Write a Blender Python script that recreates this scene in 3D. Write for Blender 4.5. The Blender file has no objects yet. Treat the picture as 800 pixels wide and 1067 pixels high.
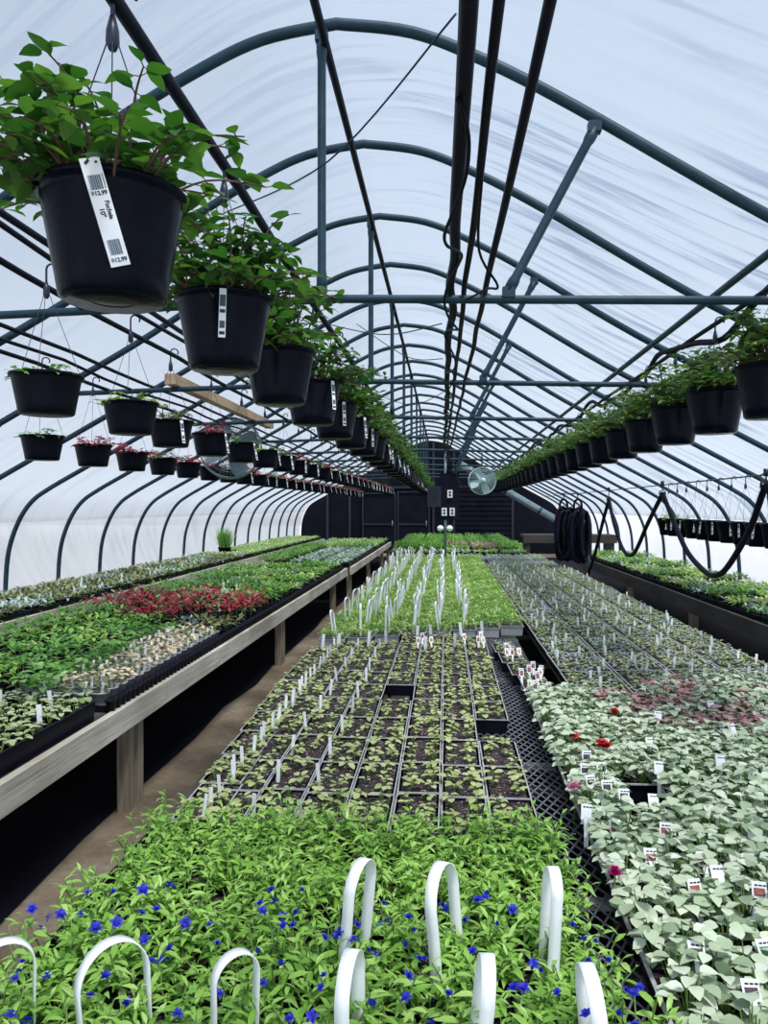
import bpy, math, random
from mathutils import Vector, Matrix, Euler
rnd = random.Random(7)
C = bpy.context.scene.collection
PI = math.pi
sc = bpy.context.scene
CX, HW, RS = -0.53, 4.64, 1.22          # house centre line, half width, hoop spacing
YEND = 22 * RS

# ------------------------------------------------------------------ mesh helpers
class MB:
    def __init__(s): s.v = []; s.f = []; s.m = []
    def face(s, idx, mi=0): s.f.append(tuple(idx)); s.m.append(mi)
    def box(s, x0, x1, y0, y1, z0, z1, mi=0, M=None):
        b = len(s.v)
        for z in (z0, z1):
            for x, y in ((x0, y0), (x1, y0), (x1, y1), (x0, y1)):
                p = Vector((x, y, z)); s.v.append(tuple(M @ p) if M else tuple(p))
        for q in ((0, 3, 2, 1), (4, 5, 6, 7), (0, 1, 5, 4), (1, 2, 6, 5), (2, 3, 7, 6), (3, 0, 4, 7)):
            s.face([b + i for i in q], mi)
    def tube(s, pts, r, n=8, mi=0, cap=True, flat=1.0):
        pts = [Vector(p) for p in pts]; rr = r if isinstance(r, (list, tuple)) else [r] * len(pts)
        b = len(s.v); up = None
        for i, p in enumerate(pts):
            t = (pts[min(i + 1, len(pts) - 1)] - pts[max(i - 1, 0)])
            t = t.normalized() if t.length > 1e-9 else Vector((0, 0, 1))
            if up is None:
                up = Vector((0, 0, 1)) if abs(t.z) < .9 else Vector((1, 0, 0))
            up = (up - t * up.dot(t))
            up = up.normalized() if up.length > 1e-6 else t.orthogonal().normalized()
            sd = t.cross(up)
            for k in range(n):
                a = 2 * PI * k / n
                s.v.append(tuple(p + (up * math.cos(a) * flat + sd * math.sin(a)) * rr[i]))
        for i in range(len(pts) - 1):
            for k in range(n):
                a, c = b + i * n + k, b + i * n + (k + 1) % n
                s.face((a, c, c + n, a + n), mi)
        if cap:
            s.face([b + k for k in reversed(range(n))], mi); e = b + (len(pts) - 1) * n
            s.face([e + k for k in range(n)], mi)
    def lathe(s, prof, n=24, mi=0, c=(0, 0, 0), close=False):
        b = len(s.v)
        for r, z in prof:
            for k in range(n):
                a = 2 * PI * k / n
                s.v.append((c[0] + r * math.cos(a), c[1] + r * math.sin(a), c[2] + z))
        for i in range(len(prof) - 1):
            for k in range(n):
                a, d = b + i * n + k, b + i * n + (k + 1) % n
                s.face((a, d, d + n, a + n), mi)
        if close:
            s.face([b + k for k in reversed(range(n))], mi)
            e = b + (len(prof) - 1) * n; s.face([e + k for k in range(n)], mi)
    def leaf(s, p, d, up, L, W, droop=.3, fold=.25, prof=None, mi=0, twist=0.):
        """a leaf blade: three vertices across, folded along its midrib, bending down along its length"""
        prof = prof or ((0, .06), (.22, .8), (.5, 1.), (.78, .62), (1, .03))
        p, d, up = Vector(p), Vector(d).normalized(), Vector(up)
        sd = d.cross(up); sd = sd.normalized() if sd.length > 1e-6 else d.orthogonal().normalized()
        n = sd.cross(d).normalized()
        if twist:
            q = Matrix.Rotation(twist, 3, d); sd = q @ sd; n = q @ n
        b = len(s.v)
        for t, w in prof:
            c = p + d * (L * t * (1 - .15 * droop * t)) - n * (L * droop * t * t)
            hw = W * .5 * w
            s.v.append(tuple(c - sd * hw + n * hw * fold)); s.v.append(tuple(c)); s.v.append(tuple(c + sd * hw + n * hw * fold))
        for i in range(len(prof) - 1):
            a = b + 3 * i
            s.face((a, a + 1, a + 4, a + 3), mi); s.face((a + 1, a + 2, a + 5, a + 4), mi)
    def mesh(s, name, mats, smooth=True):
        me = bpy.data.meshes.new(name); me.from_pydata(s.v, [], s.f)
        for m in (mats if isinstance(mats, (list, tuple)) else [mats]): me.materials.append(m)
        me.polygons.foreach_set('material_index', s.m)
        me.polygons.foreach_set('use_smooth', [smooth] * len(s.f))
        me.update(); return me

def smooth_path(pts, k=8):
    pts = [Vector(p) for p in pts]; out = []
    for i in range(len(pts) - 1):
        p0, p1, p2, p3 = pts[max(i - 1, 0)], pts[i], pts[i + 1], pts[min(i + 2, len(pts) - 1)]
        for j in range(k):
            t = j / k
            out.append(.5 * ((2 * p1) + (p2 - p0) * t + (2 * p0 - 5 * p1 + 4 * p2 - p3) * t * t + (3 * p1 - p0 - 3 * p2 + p3) * t ** 3))
    out.append(pts[-1]); return out

# ------------------------------------------------------------------ objects
def tag(o, label=None, cat=None, group=None, kind=None):
    if label: o['label'] = label
    if cat: o['category'] = cat
    if group: o['group'] = group
    if kind: o['kind'] = kind
    return o
def thing(name, label, cat, loc=(0, 0, 0), rz=0., group=None):
    o = bpy.data.objects.new(name, None); C.objects.link(o)
    o.empty_display_size = .05; o.location = loc; o.rotation_euler = (0, 0, rz)
    return tag(o, label, cat, group)
def part(name, me, parent=None, loc=(0, 0, 0), rot=(0, 0, 0), sca=1.):
    o = bpy.data.objects.new(name, me); C.objects.link(o)
    o.location = loc; o.rotation_euler = rot
    o.scale = (sca, sca, sca) if isinstance(sca, (int, float)) else sca
    o.parent = parent
    return o
ONES = 'zeroth first second third fourth fifth sixth seventh eighth ninth tenth eleventh twelfth thirteenth fourteenth fifteenth sixteenth seventeenth eighteenth nineteenth'.split()
TENS = {2: ('twenty', 'twentieth'), 3: ('thirty', 'thirtieth'), 4: ('forty', 'fortieth'), 5: ('fifty', 'fiftieth')}
def nth(n):
    if n < 20: return ONES[n]
    t, r = divmod(n, 10)
    return TENS[t][1] if r == 0 else TENS[t][0] + '-' + ONES[r]

# ------------------------------------------------------------------ materials
def mat(name):
    m = bpy.data.materials.new(name); m.use_nodes = True; nt = m.node_tree; nt.nodes.clear()
    out = nt.nodes.new('ShaderNodeOutputMaterial'); return m, nt, out
def N(nt, t, **kw):
    n = nt.nodes.new('ShaderNode' + t)
    for k, v in kw.items():
        if k in n.inputs: n.inputs[k].default_value = v
        else: setattr(n, k, v)
    return n
def ramp(nt, fac, stops):
    r = N(nt, 'ValToRGB'); e = r.color_ramp.elements
    while len(e) < len(stops): e.new(.5)
    for el, (p, c) in zip(e, stops): el.position = p; el.color = (*c, 1)
    nt.links.new(fac, r.inputs[0]); return r.outputs[0]
def plain(name, col, rough=.5, metal=0., var=.12, scale=30., bump=0., spec=.5):
    m, nt, out = mat(name); b = N(nt, 'BsdfPrincipled', Roughness=rough, Metallic=metal)
    b.inputs['Specular IOR Level'].default_value = spec
    tc = N(nt, 'TexCoord'); no = N(nt, 'TexNoise', Scale=scale, Detail=4.)
    nt.links.new(tc.outputs['Object'], no.inputs['Vector'])
    c = ramp(nt, no.outputs[0], [(.3, [x * (1 - var) for x in col]), (.7, [min(1, x * (1 + var)) for x in col])])
    nt.links.new(c, b.inputs['Base Color'])
    if bump:
        bp = N(nt, 'Bump', Strength=bump, Distance=.01); nt.links.new(no.outputs[0], bp.inputs['Height'])
        nt.links.new(bp.outputs[0], b.inputs['Normal'])
    nt.links.new(b.outputs[0], out.inputs[0]); return m
def leafmat(name, cols, rough=.42, trans=.3, tcol=None, spec=.4):
    """leaf tissue: a colour per leaf blade, part of the light passes through"""
    m, nt, out = mat(name); g = N(nt, 'NewGeometry'); oi = N(nt, 'ObjectInfo')
    ad = N(nt, 'Math', operation='ADD'); nt.links.new(g.outputs['Random Per Island'], ad.inputs[0])
    mu = N(nt, 'Math', operation='MULTIPLY'); nt.links.new(oi.outputs['Random'], mu.inputs[0]); mu.inputs[1].default_value = .45
    nt.links.new(mu.outputs[0], ad.inputs[1])
    di = N(nt, 'Math', operation='DIVIDE'); nt.links.new(ad.outputs[0], di.inputs[0]); di.inputs[1].default_value = 1.45
    c = ramp(nt, di.outputs[0], [(i / max(1, len(cols) - 1), k) for i, k in enumerate(cols)])
    b = N(nt, 'BsdfPrincipled', Roughness=rough); b.inputs['Specular IOR Level'].default_value = spec
    nt.links.new(c, b.inputs['Base Color'])
    t = N(nt, 'BsdfTranslucent')
    hs = N(nt, 'HueSaturation', Saturation=1.15, Value=1.25); nt.links.new(c, hs.inputs['Color']); nt.links.new(hs.outputs[0], t.inputs[0])
    mx = N(nt, 'MixShader'); mx.inputs[0].default_value = trans
    nt.links.new(b.outputs[0], mx.inputs[1]); nt.links.new(t.outputs[0], mx.inputs[2]); nt.links.new(mx.outputs[0], out.inputs[0])
    return m
def filmmat(name, col, streak, streak_amt, rot=.35, seed=0., clear=.50, right=False):
    """milky polythene sheet: mostly scatters daylight through, with stretched creases and condensation smears"""
    m, nt, out = mat(name); uv = N(nt, 'UVMap'); L = nt.links.new
    mr = N(nt, 'Mapping'); mr.inputs['Rotation'].default_value = (0, 0, rot); mr.inputs['Location'].default_value = (seed, seed * 2, 0); L(uv.outputs[0], mr.inputs[0])
    mp = N(nt, 'Mapping'); mp.inputs['Scale'].default_value = (.38, 5.5, 1.); L(mr.outputs[0], mp.inputs[0])
    n1 = N(nt, 'TexNoise', Scale=1.6, Detail=5., Roughness=.62, Distortion=.5); L(mp.outputs[0], n1.inputs['Vector'])
    mp2 = N(nt, 'Mapping'); mp2.inputs['Rotation'].default_value = (0, 0, rot * 1.6); mp2.inputs['Scale'].default_value = (.5, .8, 1.); L(uv.outputs[0], mp2.inputs[0])
    n2 = N(nt, 'TexNoise', Scale=1.1, Detail=2.); L(mp2.outputs[0], n2.inputs['Vector'])
    k1 = ramp(nt, n1.outputs[0], [(.47, (0, 0, 0)), (.60, (1, 1, 1))])
    k2 = ramp(nt, n2.outputs[0], [(.36, (.15, .15, .15)), (.58, (1, 1, 1))])
    mu = N(nt, 'Math', operation='MULTIPLY'); L(k1, mu.inputs[0]); L(k2, mu.inputs[1])
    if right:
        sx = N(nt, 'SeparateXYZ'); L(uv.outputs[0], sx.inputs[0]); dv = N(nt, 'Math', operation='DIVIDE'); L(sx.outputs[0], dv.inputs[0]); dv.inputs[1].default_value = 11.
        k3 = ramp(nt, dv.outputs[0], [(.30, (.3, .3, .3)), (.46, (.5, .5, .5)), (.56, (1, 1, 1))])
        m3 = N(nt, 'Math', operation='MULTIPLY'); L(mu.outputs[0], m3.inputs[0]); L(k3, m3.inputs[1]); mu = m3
    m2 = N(nt, 'Math', operation='MULTIPLY'); L(mu.outputs[0], m2.inputs[0]); m2.inputs[1].default_value = streak_amt
    mc = N(nt, 'MixRGB'); mc.inputs[1].default_value = (*col, 1); mc.inputs[2].default_value = (*streak, 1); L(m2.outputs[0], mc.inputs[0])
    t = N(nt, 'BsdfTranslucent'); L(mc.outputs[0], t.inputs[0])
    d = N(nt, 'BsdfDiffuse'); L(mc.outputs[0], d.inputs[0])
    g = N(nt, 'BsdfTransparent', Color=(.93, .96, 1, 1))
    bp = N(nt, 'Bump', Strength=.35, Distance=.02); L(n1.outputs[0], bp.inputs['Height']); L(bp.outputs[0], t.inputs['Normal']); L(bp.outputs[0], d.inputs['Normal'])
    a = N(nt, 'MixShader'); a.inputs[0].default_value = .15; L(t.outputs[0], a.inputs[1]); L(d.outputs[0], a.inputs[2])
    b = N(nt, 'MixShader'); b.inputs[0].default_value = clear
    c1 = N(nt, 'Math', operation='MULTIPLY'); L(m2.outputs[0], c1.inputs[0]); c1.inputs[1].default_value = -clear * 1.0
    c2 = N(nt, 'Math', operation='ADD'); L(c1.outputs[0], c2.inputs[0]); c2.inputs[1].default_value = clear; c2.use_clamp = True; L(c2.outputs[0], b.inputs[0]); L(a.outputs[0], b.inputs[1]); L(g.outputs[0], b.inputs[2])
    L(b.outputs[0], out.inputs[0]); return m
def woodmat(name, a, b2, scale=1., axis=(1.5, .35, 9.)):
    m, nt, out = mat(name); L = nt.links.new; tc = N(nt, 'TexCoord'); mp = N(nt, 'Mapping'); mp.inputs['Scale'].default_value = axis
    L(tc.outputs['Object'], mp.inputs[0])
    n = N(nt, 'TexNoise', Scale=4. * scale, Detail=8., Roughness=.7, Distortion=1.2); L(mp.outputs[0], n.inputs['Vector'])
    n3 = N(nt, 'TexNoise', Scale=1.3, Detail=2.); L(tc.outputs['Object'], n3.inputs['Vector'])
    c = ramp(nt, n.outputs[0], [(.3, b2), (.5, [(x + y) / 2 for x, y in zip(a, b2)]), (.68, a)])
    c2 = ramp(nt, n3.outputs[0], [(.35, (.62, .6, .58)), (.6, (1, 1, 1))])
    mx = N(nt, 'MixRGB', blend_type='MULTIPLY'); mx.inputs[0].default_value = 1; L(c, mx.inputs[1]); L(c2, mx.inputs[2])
    b = N(nt, 'BsdfPrincipled', Roughness=.8); L(mx.outputs[0], b.inputs['Base Color'])
    bp = N(nt, 'Bump', Strength=.4, Distance=.01); L(n.outputs[0], bp.inputs['Height']); L(bp.outputs[0], b.inputs['Normal'])
    L(b.outputs[0], out.inputs[0]); return m
def soilmat(name, base, speck, thr=.68):
    m, nt, out = mat(name); L = nt.links.new; tc = N(nt, 'TexCoord'); oi = N(nt, 'ObjectInfo')
    va = N(nt, 'VectorMath', operation='ADD'); L(tc.outputs['Object'], va.inputs[0]); L(oi.outputs['Location'], va.inputs[1])
    n = N(nt, 'TexNoise', Scale=90., Detail=3., Roughness=.6); L(va.outputs[0], n.inputs['Vector'])
    c = ramp(nt, n.outputs[0], [(.35, [x * .5 for x in base]), (.58, base), (thr, [(x * 2 + y) / 3 for x, y in zip(base, speck)]), (thr + .06, speck)])
    b = N(nt, 'BsdfPrincipled', Roughness=.95); L(c, b.inputs['Base Color'])
    bp = N(nt, 'Bump', Strength=1., Distance=.006); L(n.outputs[0], bp.inputs['Height']); L(bp.outputs[0], b.inputs['Normal'])
    L(b.outputs[0], out.inputs[0]); return m
def floormat():
    m, nt, out = mat('earth_floor'); L = nt.links.new; tc = N(nt, 'TexCoord')
    n = N(nt, 'TexNoise', Scale=1.1, Detail=7., Roughness=.6); L(tc.outputs['Object'], n.inputs['Vector'])
    n2 = N(nt, 'TexNoise', Scale=22., Detail=5., Roughness=.7); L(tc.outputs['Object'], n2.inputs['Vector'])
    c = ramp(nt, n.outputs[0], [(.32, (.085, .065, .045)), (.5, (.23, .175, .12)), (.68, (.42, .35, .26))])
    c2 = ramp(nt, n2.outputs[0], [(.3, (.65, .62, .6)), (.7, (1, 1, 1))])
    mx = N(nt, 'MixRGB', blend_type='MULTIPLY'); mx.inputs[0].default_value = 1; L(c, mx.inputs[1]); L(c2, mx.inputs[2])
    b = N(nt, 'BsdfPrincipled', Roughness=.9); L(mx.outputs[0], b.inputs['Base Color'])
    bp = N(nt, 'Bump', Strength=.5, Distance=.02); L(n2.outputs[0], bp.inputs['Height']); L(bp.outputs[0], b.inputs['Normal'])
    L(b.outputs[0], out.inputs[0]); return m

M = {}
M['film_roof'] = filmmat('milky_roof_film', (.33, .40, .51), (.08, .12, .19), .72, .18, right=True)
M['film_left'] = filmmat('milky_wall_film_left', (.58, .63, .72), (.36, .41, .5), .3, .8, 3., .26)
M['film_right'] = filmmat('milky_wall_film_right', (.56, .59, .70), (.36, .40, .5), .3, .8, 5., .26)
M['film_front'] = filmmat('milky_end_film', (.84, .88, .94), (.5, .57, .66), .4, .2, 9.)
M['rib'] = plain('blue_green_galvanised_pipe', (.014, .042, .065), .5, .1, .25, 8., spec=.35)
M['pipe_black'] = plain('dark_pipe', (.008, .010, .020), .5, 0., .2, 20., spec=.08)
M['cable'] = plain('black_rubber', (.008, .008, .018), .5, 0., .2, 20., spec=.08)
M['wire'] = plain('dark_hanger_wire', (.03, .035, .06), .4, .4)
M['wire_pale'] = plain('grey_wire', (.16, .18, .22), .4, .5)
M['pot'] = plain('glossy_black_pot_plastic', (.0025, .004, .011), .25, 0., .3, 12., spec=.08)
M['potA'] = plain('matt_black_pot_plastic', (.003, .0045, .010), .42, 0., .3, 12., spec=.08)
M['tray'] = plain('black_tray_plastic', (.008, .008, .016), .45, 0., .2, 25., spec=.08)
M['lip'] = plain('pale_grey_tray_lip', (.42, .42, .43), .35, 0., .25, 40.)
M['greytray'] = plain('grey_tray_plastic', (.40, .42, .43), .45, 0., .15, 30.)
M['white'] = plain('white_label_plastic', (.90, .92, .95), .4, 0., .04, 20.)
M['handle'] = plain('white_handle_plastic', (.90, .92, .95), .45, 0., .03, 20.)
M['clearpot'] = plain('smoke_grey_cell_plastic', (.38, .39, .41), .25, 0., .3, 40.)
M['ink'] = plain('black_print', (.015, .02, .03), .6)
M['bar_ink'] = plain('blue_grey_barcode_print', (.05, .09, .14), .6)
M['wood'] = woodmat('weathered_bench_timber', (.84, .80, .70), (.42, .38, .30))
M['wood_dark'] = woodmat('dark_bench_timber', (.10, .09, .075), (.035, .03, .028))
M['wood_post'] = woodmat('post_timber', (.46, .41, .31), (.16, .13, .09), 1., (9., 9., .5))
M['plank'] = woodmat('raw_plank_timber', (.62, .46, .30), (.36, .25, .15))
M['mesh'] = plain('galvanised_mesh', (.33, .34, .38), .4, .6, .2, 60.)
M['soil'] = soilmat('potting_mix', (.04, .024, .023), (.62, .52, .54), .635)
M['endwall'] = plain('dark_end_wall_boards', (.005, .006, .014), .6, 0., .3, 3., spec=.1)
M['enddoor'] = plain('dark_door_panel', (.008, .009, .019), .5, 0., .3, 3., spec=.1)
M['endtrim'] = plain('grey_door_frame', (.035, .04, .06), .5, 0., .2, 6., spec=.1)
M['duct'] = plain('grey_green_duct', (.22, .30, .33), .4, .3, .15, 6.)
M['fan'] = plain('pale_green_fan_plastic', (.48, .64, .66), .35, .1, .1, 10.)
M['fan_dark'] = plain('fan_blade_plastic', (.25, .36, .38), .3, .1, .1, 10.)
M['floor'] = floormat()
M['bounce_ground'] = plain('pale_bounce_ground', (.50, .50, .49), .9, 0., .1, 5.)
M['lob'] = leafmat('lobelia_leaf', [(.10, .24, .03), (.22, .44, .06), (.36, .60, .12), (.56, .74, .28)], .36, .25)
M['lobstem'] = plain('green_stem', (.14, .25, .06), .5)
M['blue'] = leafmat('blue_petal', [(.018, .02, .36), (.03, .035, .55), (.06, .07, .68)], .5, .3)
M['seed'] = leafmat('pale_seedling_leaf', [(.24, .30, .09), (.42, .50, .18), (.60, .64, .30), (.70, .70, .42)], .4, .25)
M['seedgreen'] = leafmat('mid_green_seedling_leaf', [(.16, .25, .08), (.34, .44, .18), (.54, .60, .34), (.68, .70, .52)], .4, .25)
M['var'] = leafmat('pale_variegated_leaf', [(.06, .12, .05), (.40, .50, .31), (.66, .73, .55), (.80, .85, .72)], .36, .12)
M['fuch'] = leafmat('fuchsia_leaf', [(.02, .07, .018), (.035, .115, .022), (.075, .19, .035), (.16, .31, .06)], .4, .36)
M['bask'] = leafmat('bushy_basket_leaf', [(.03, .09, .02), (.08, .19, .04), (.17, .32, .08), (.34, .46, .18)], .38, .3)
M['fuchstem'] = plain('red_brown_stem', (.10, .05, .04), .5)
M['green'] = leafmat('fresh_green_leaf', [(.05, .17, .03), (.12, .32, .05), (.22, .46, .10), (.42, .62, .26)], .4, .3)
M['lime'] = leafmat('lime_leaf', [(.17, .32, .05), (.32, .52, .10), (.50, .68, .2), (.66, .76, .38)], .4, .3)
M['red'] = leafmat('crimson_leaf', [(.10, .02, .03), (.30, .025, .05), (.52, .04, .08), (.26, .10, .05)], .5, .25)
M['pink'] = leafmat('pink_leaf', [(.40, .10, .14), (.55, .25, .27), (.62, .40, .40), (.35, .40, .2)], .5, .25)
M['tan'] = leafmat('tan_leaf', [(.2, .12, .07), (.56, .42, .25), (.78, .66, .46), (.84, .78, .64)], .5, .2)
M['silver'] = leafmat('silver_leaf', [(.18, .28, .2), (.36, .46, .42), (.52, .6, .58), (.62, .68, .68)], .5, .2)
M['mixed'] = leafmat('bronze_green_leaf', [(.07, .05, .03), (.14, .17, .06), (.28, .33, .14), (.5, .5, .34)], .4, .2)
M['magenta'] = leafmat('magenta_petal', [(.5, .02, .2), (.62, .04, .3)], .5, .2)
M['redpetal'] = leafmat('scarlet_petal', [(.55, .02, .03), (.7, .06, .06)], .5, .2)
M['pinkpetal'] = leafmat('pink_petal', [(.7, .25, .42), (.8, .45, .6)], .5, .2)
M['pic_red'] = plain('red_label_picture', (.28, .08, .08), .4, 0., .5, 60.)
M['pic_dark'] = plain('dark_label_picture', (.05, .03, .045), .4, 0., .6, 60.)
M['pic_teal'] = plain('teal_label_picture', (.10, .20, .16), .4, 0., .6, 60.)

# ------------------------------------------------------------------ the house profile
_half = [(0, 3.99), (.37, 3.93), (.715, 3.78), (1.144, 3.54), (2.02, 3.0), (2.9, 2.52), (3.65, 2.11), (4.1, 1.86), (4.32, 1.70), (4.48, 1.46), (4.6, 1.1), (4.64, .6), (4.65, 0)]
_pp = smooth_path([(d, 0, z) for d, z in _half], 6)
HALF = [(p.x, p.z) for p in _pp]
def roofz(dx):
    dx = abs(dx)
    for (a, z1), (b, z2) in zip(HALF, HALF[1:]):
        if a <= dx <= b: return z1 + (z2 - z1) * (dx - a) / max(b - a, 1e-6)
    return 0.
FULL = [(-d, z) for d, z in reversed(HALF)] + HALF[1:]

def film(name, rows, mt, y0, y1):
    """a sheet over the hoops: rows = points of the profile, sagging a little between the hoops"""
    nst = int(round((y1 - y0) / RS * 6)); v = []; f = []; uvs = []
    s = 0.; arcs = [0.]
    for a, b in zip(rows, rows[1:]): s += math.hypot(b[0] - a[0], b[1] - a[1]); arcs.append(s)
    for j in range(nst + 1):
        y = y0 + (y1 - y0) * j / nst; sag = .022 * abs(math.sin(PI * y / RS))
        for i, (d, z) in enumerate(rows):
            nx, nz = d / HW, max(.15, (z - .8) / 3.2); l = math.hypot(nx, nz); k = .035 - sag
            v.append((CX + d + nx / l * k, y, z + (nz / l * k if z > .02 else 0)))
    n = len(rows)
    for j in range(nst):
        for i in range(n - 1): f.append((j * n + i, j * n + i + 1, (j + 1) * n + i + 1, (j + 1) * n + i))
    me = bpy.data.meshes.new(name); me.from_pydata(v, [], f); me.materials.append(mt)
    ul = me.uv_layers.new(name='UVMap')
    for lp in me.loops:
        j, i = divmod(lp.vertex_index, n); ul.data[lp.index].uv = (arcs[i], y0 + (y1 - y0) * j / nst)
    me.polygons.foreach_set('use_smooth', [True] * len(f))
    return tag(part(name, me), kind='structure')
EAVE = 1.44
film('wall_left', [p for p in FULL if p[0] < 0 and p[1] <= EAVE + .08], M['film_left'], -RS, YEND)
film('ceiling', [p for p in FULL if p[1] >= EAVE - .02], M['film_roof'], -RS, YEND)
film('wall_right', [p for p in FULL if p[0] > 0 and p[1] <= EAVE + .08], M['film_right'], -RS, YEND)
def endsheet(name, y, mt, thick=.03, grow=.0):
    b = MB(); n = len(FULL)
    for yy in (y, y + thick):
        for d, z in FULL: b.v.append((CX + d * (1 + grow), yy, z))
    b.face(range(n)); b.face([n + i for i in reversed(range(n))])
    for i in range(n): k = (i + 1) % n; b.face((i, k, n + k, n + i))
    me = b.mesh(name, mt, False)
    ul = me.uv_layers.new(name='UVMap')
    for lp in me.loops: co = me.vertices[lp.vertex_index].co; ul.data[lp.index].uv = (co.x, co.z)
    return tag(part(name, me), kind='structure')
endsheet('wall_front', -RS - .03, M['film_front'], .01)
endsheet('wall_back', YEND + .03, M['endwall'], .06)
b = MB(); b.box(CX - HW - .05, CX + HW + .05, -RS, YEND + .1, -.1, 0); tag(part('floor', b.mesh('floor', M['floor'], False)), kind='structure')
b = MB(); b.box(-40, 40, -40, 70, -.2, -.101); tag(part('ground', b.mesh('ground', M['bounce_ground'], False)), kind='structure')  # outside ground made pale to bounce daylight into the side walls

def shade_sheet(x0, x1, y0, y1, label):  # thin black sheet added under the benches to deepen their shade
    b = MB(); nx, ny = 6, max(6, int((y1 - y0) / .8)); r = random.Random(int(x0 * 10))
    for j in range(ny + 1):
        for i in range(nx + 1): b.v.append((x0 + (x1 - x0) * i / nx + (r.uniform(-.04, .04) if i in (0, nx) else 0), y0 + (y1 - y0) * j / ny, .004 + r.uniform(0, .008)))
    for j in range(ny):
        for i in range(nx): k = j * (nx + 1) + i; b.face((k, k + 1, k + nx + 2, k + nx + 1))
    return tag(part('ground_shade', b.mesh('ground_shade', M['shade'])), label, 'ground cover')
M['shade'] = plain('black_shade_sheet', (.006, .006, .011), .8, 0., .3, 40., spec=.1)
shade_sheet(-5.1, -1.78, .3, 25., 'black sheet added to darken the ground under the left benches')
shade_sheet(-.8, 1.9, .3, 24., 'black sheet added to darken the ground under the centre bench')
shade_sheet(2.2, 4.05, .3, 25., 'black sheet added to darken the ground under the right bench')
# hoops, ridge pipe, tie bars, struts
def hoop_mesh():
    b = MB(); b.tube([(d, 0, z) for d, z in FULL], .027, 10); return b.mesh('hoop', M['rib'])
HM = hoop_mesh()
for k in range(0, 22):
    w = nth(k - 1) if k >= 2 else None
    lab = (f'blue-green steel hoop arching over the house, {w} one counted from the camera end' if k >= 2 else 'blue-green steel hoop over the open front end of the house')
    o = part('arched_hoop', HM, None, (CX, k * RS, 0)); tag(o, lab, 'hoop', 'steel hoops of the tunnel')
def straight(name, x, z, y0, y1, r, m, label, cat, sag=.0, group=None, x1=None):
    pts = []; n = max(2, int((y1 - y0) / .61))
    for i in range(n + 1):
        y = y0 + (y1 - y0) * i / n
        pts.append((x + ((x1 - x) * i / n if x1 is not None else 0), y, z - sag * abs(math.sin(PI * y / (2 * RS)))))
    b = MB(); b.tube(pts, r, 8); return tag(part(name, b.mesh(name, m)), label, cat, group)
straight('ridge_pipe', CX - .05, 3.89, -RS, YEND, .021, M['pipe_black'], 'thin dark ridge pipe running under the tops of all hoops', 'pipe')
straight('purlin_pipe', -2.2, 3.11, -RS, YEND, .02, M['pipe_black'], 'dark purlin pipe high along the left roof slope', 'pipe')
straight('basket_pipe', -.68, 2.705, -RS, YEND - .1, .017, M['pipe_black'], 'dark pipe carrying the lush baskets left of the centre cables', 'pipe', .012)
straight('basket_pipe', -1.80, 2.66, -RS, YEND - .1, .015, M['pipe_black'], 'dark pipe carrying the sparse baskets in the middle left row', 'pipe', .02)
straight('basket_pipe', -2.80, 2.64, -RS, YEND - .1, .015, M['pipe_black'], 'dark pipe carrying the baskets nearest the left roof slope', 'pipe', .02)
straight('conduit_pipe', -1.62, 2.69, -RS, YEND - .1, .012, M['pipe_black'], 'thin conduit beside the pipe of the middle left basket row', 'pipe', .03)
straight('conduit_pipe', -2.52, 2.70, -RS, YEND - .1, .014, M['pipe_black'], 'upper thin conduit beside the outer left basket pipe', 'pipe', .02)
straight('conduit_pipe', -2.60, 2.66, -RS, YEND - .1, .012, M['pipe_black'], 'lower thin conduit beside the outer left basket pipe', 'pipe', .04)
straight('basket_pipe', 1.50, 2.83, -RS, YEND - .1, .02, M['rib'], 'straight blue-grey pipe above the right basket row', 'pipe')
straight('basket_pipe', 1.56, 2.715, -RS, YEND - .1, .014, M['pipe_black'], 'thin dark pipe the right row baskets hook onto', 'pipe', .01)
def barmesh():
    b = MB(); pts = []
    for i in range(13):
        dx = -2.72 + 5.44 * i / 12; pts.append((dx, 0, 2.66 - .026 * abs(dx)))
    b.tube(pts, .021, 8); return b.mesh('tie_bar', M['rib'])
BM = barmesh()
def strutmesh(p, q, r):
    b = MB(); p, q = Vector(p), Vector(q); d = (q - p)
    b.tube([p, p + d * .06, p + d * .09, p + d * .91, p + d * .94, q], [r * 1.25, r * 1.25, r, r, r * 1.25, r * 1.25], 8, 0, True)
    return b.mesh('strut', M['rib'])
SR = strutmesh((.70, 0, 3.43), (.30, 0, 2.68), .022); SL = strutmesh((-.60, 0, 3.93), (-.60, 0, 2.69), .021)
for i, k in enumerate((3, 5, 7, 9, 11, 13, 15, 17, 19, 21)):
    t = thing('tie_bar', f'horizontal blue-grey tie bar with two struts, {nth(i + 1)} from the camera end', 'tie bar', (0, k * RS, 0), 0, 'tie bars across the tunnel')
    part('bar', BM, t, (CX, 0, 0)); part('strut', SR, t); part('strut', SL, t)
    b = MB()
    for cx, cz in ((.70, 3.44), (.30, 2.67), (-.60, 3.93)): b.box(cx - .03, cx + .03, -.025, .025, cz - .025, cz + .025)
    part('clamp', b.mesh('clamp', M['rib'], False), t)

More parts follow.
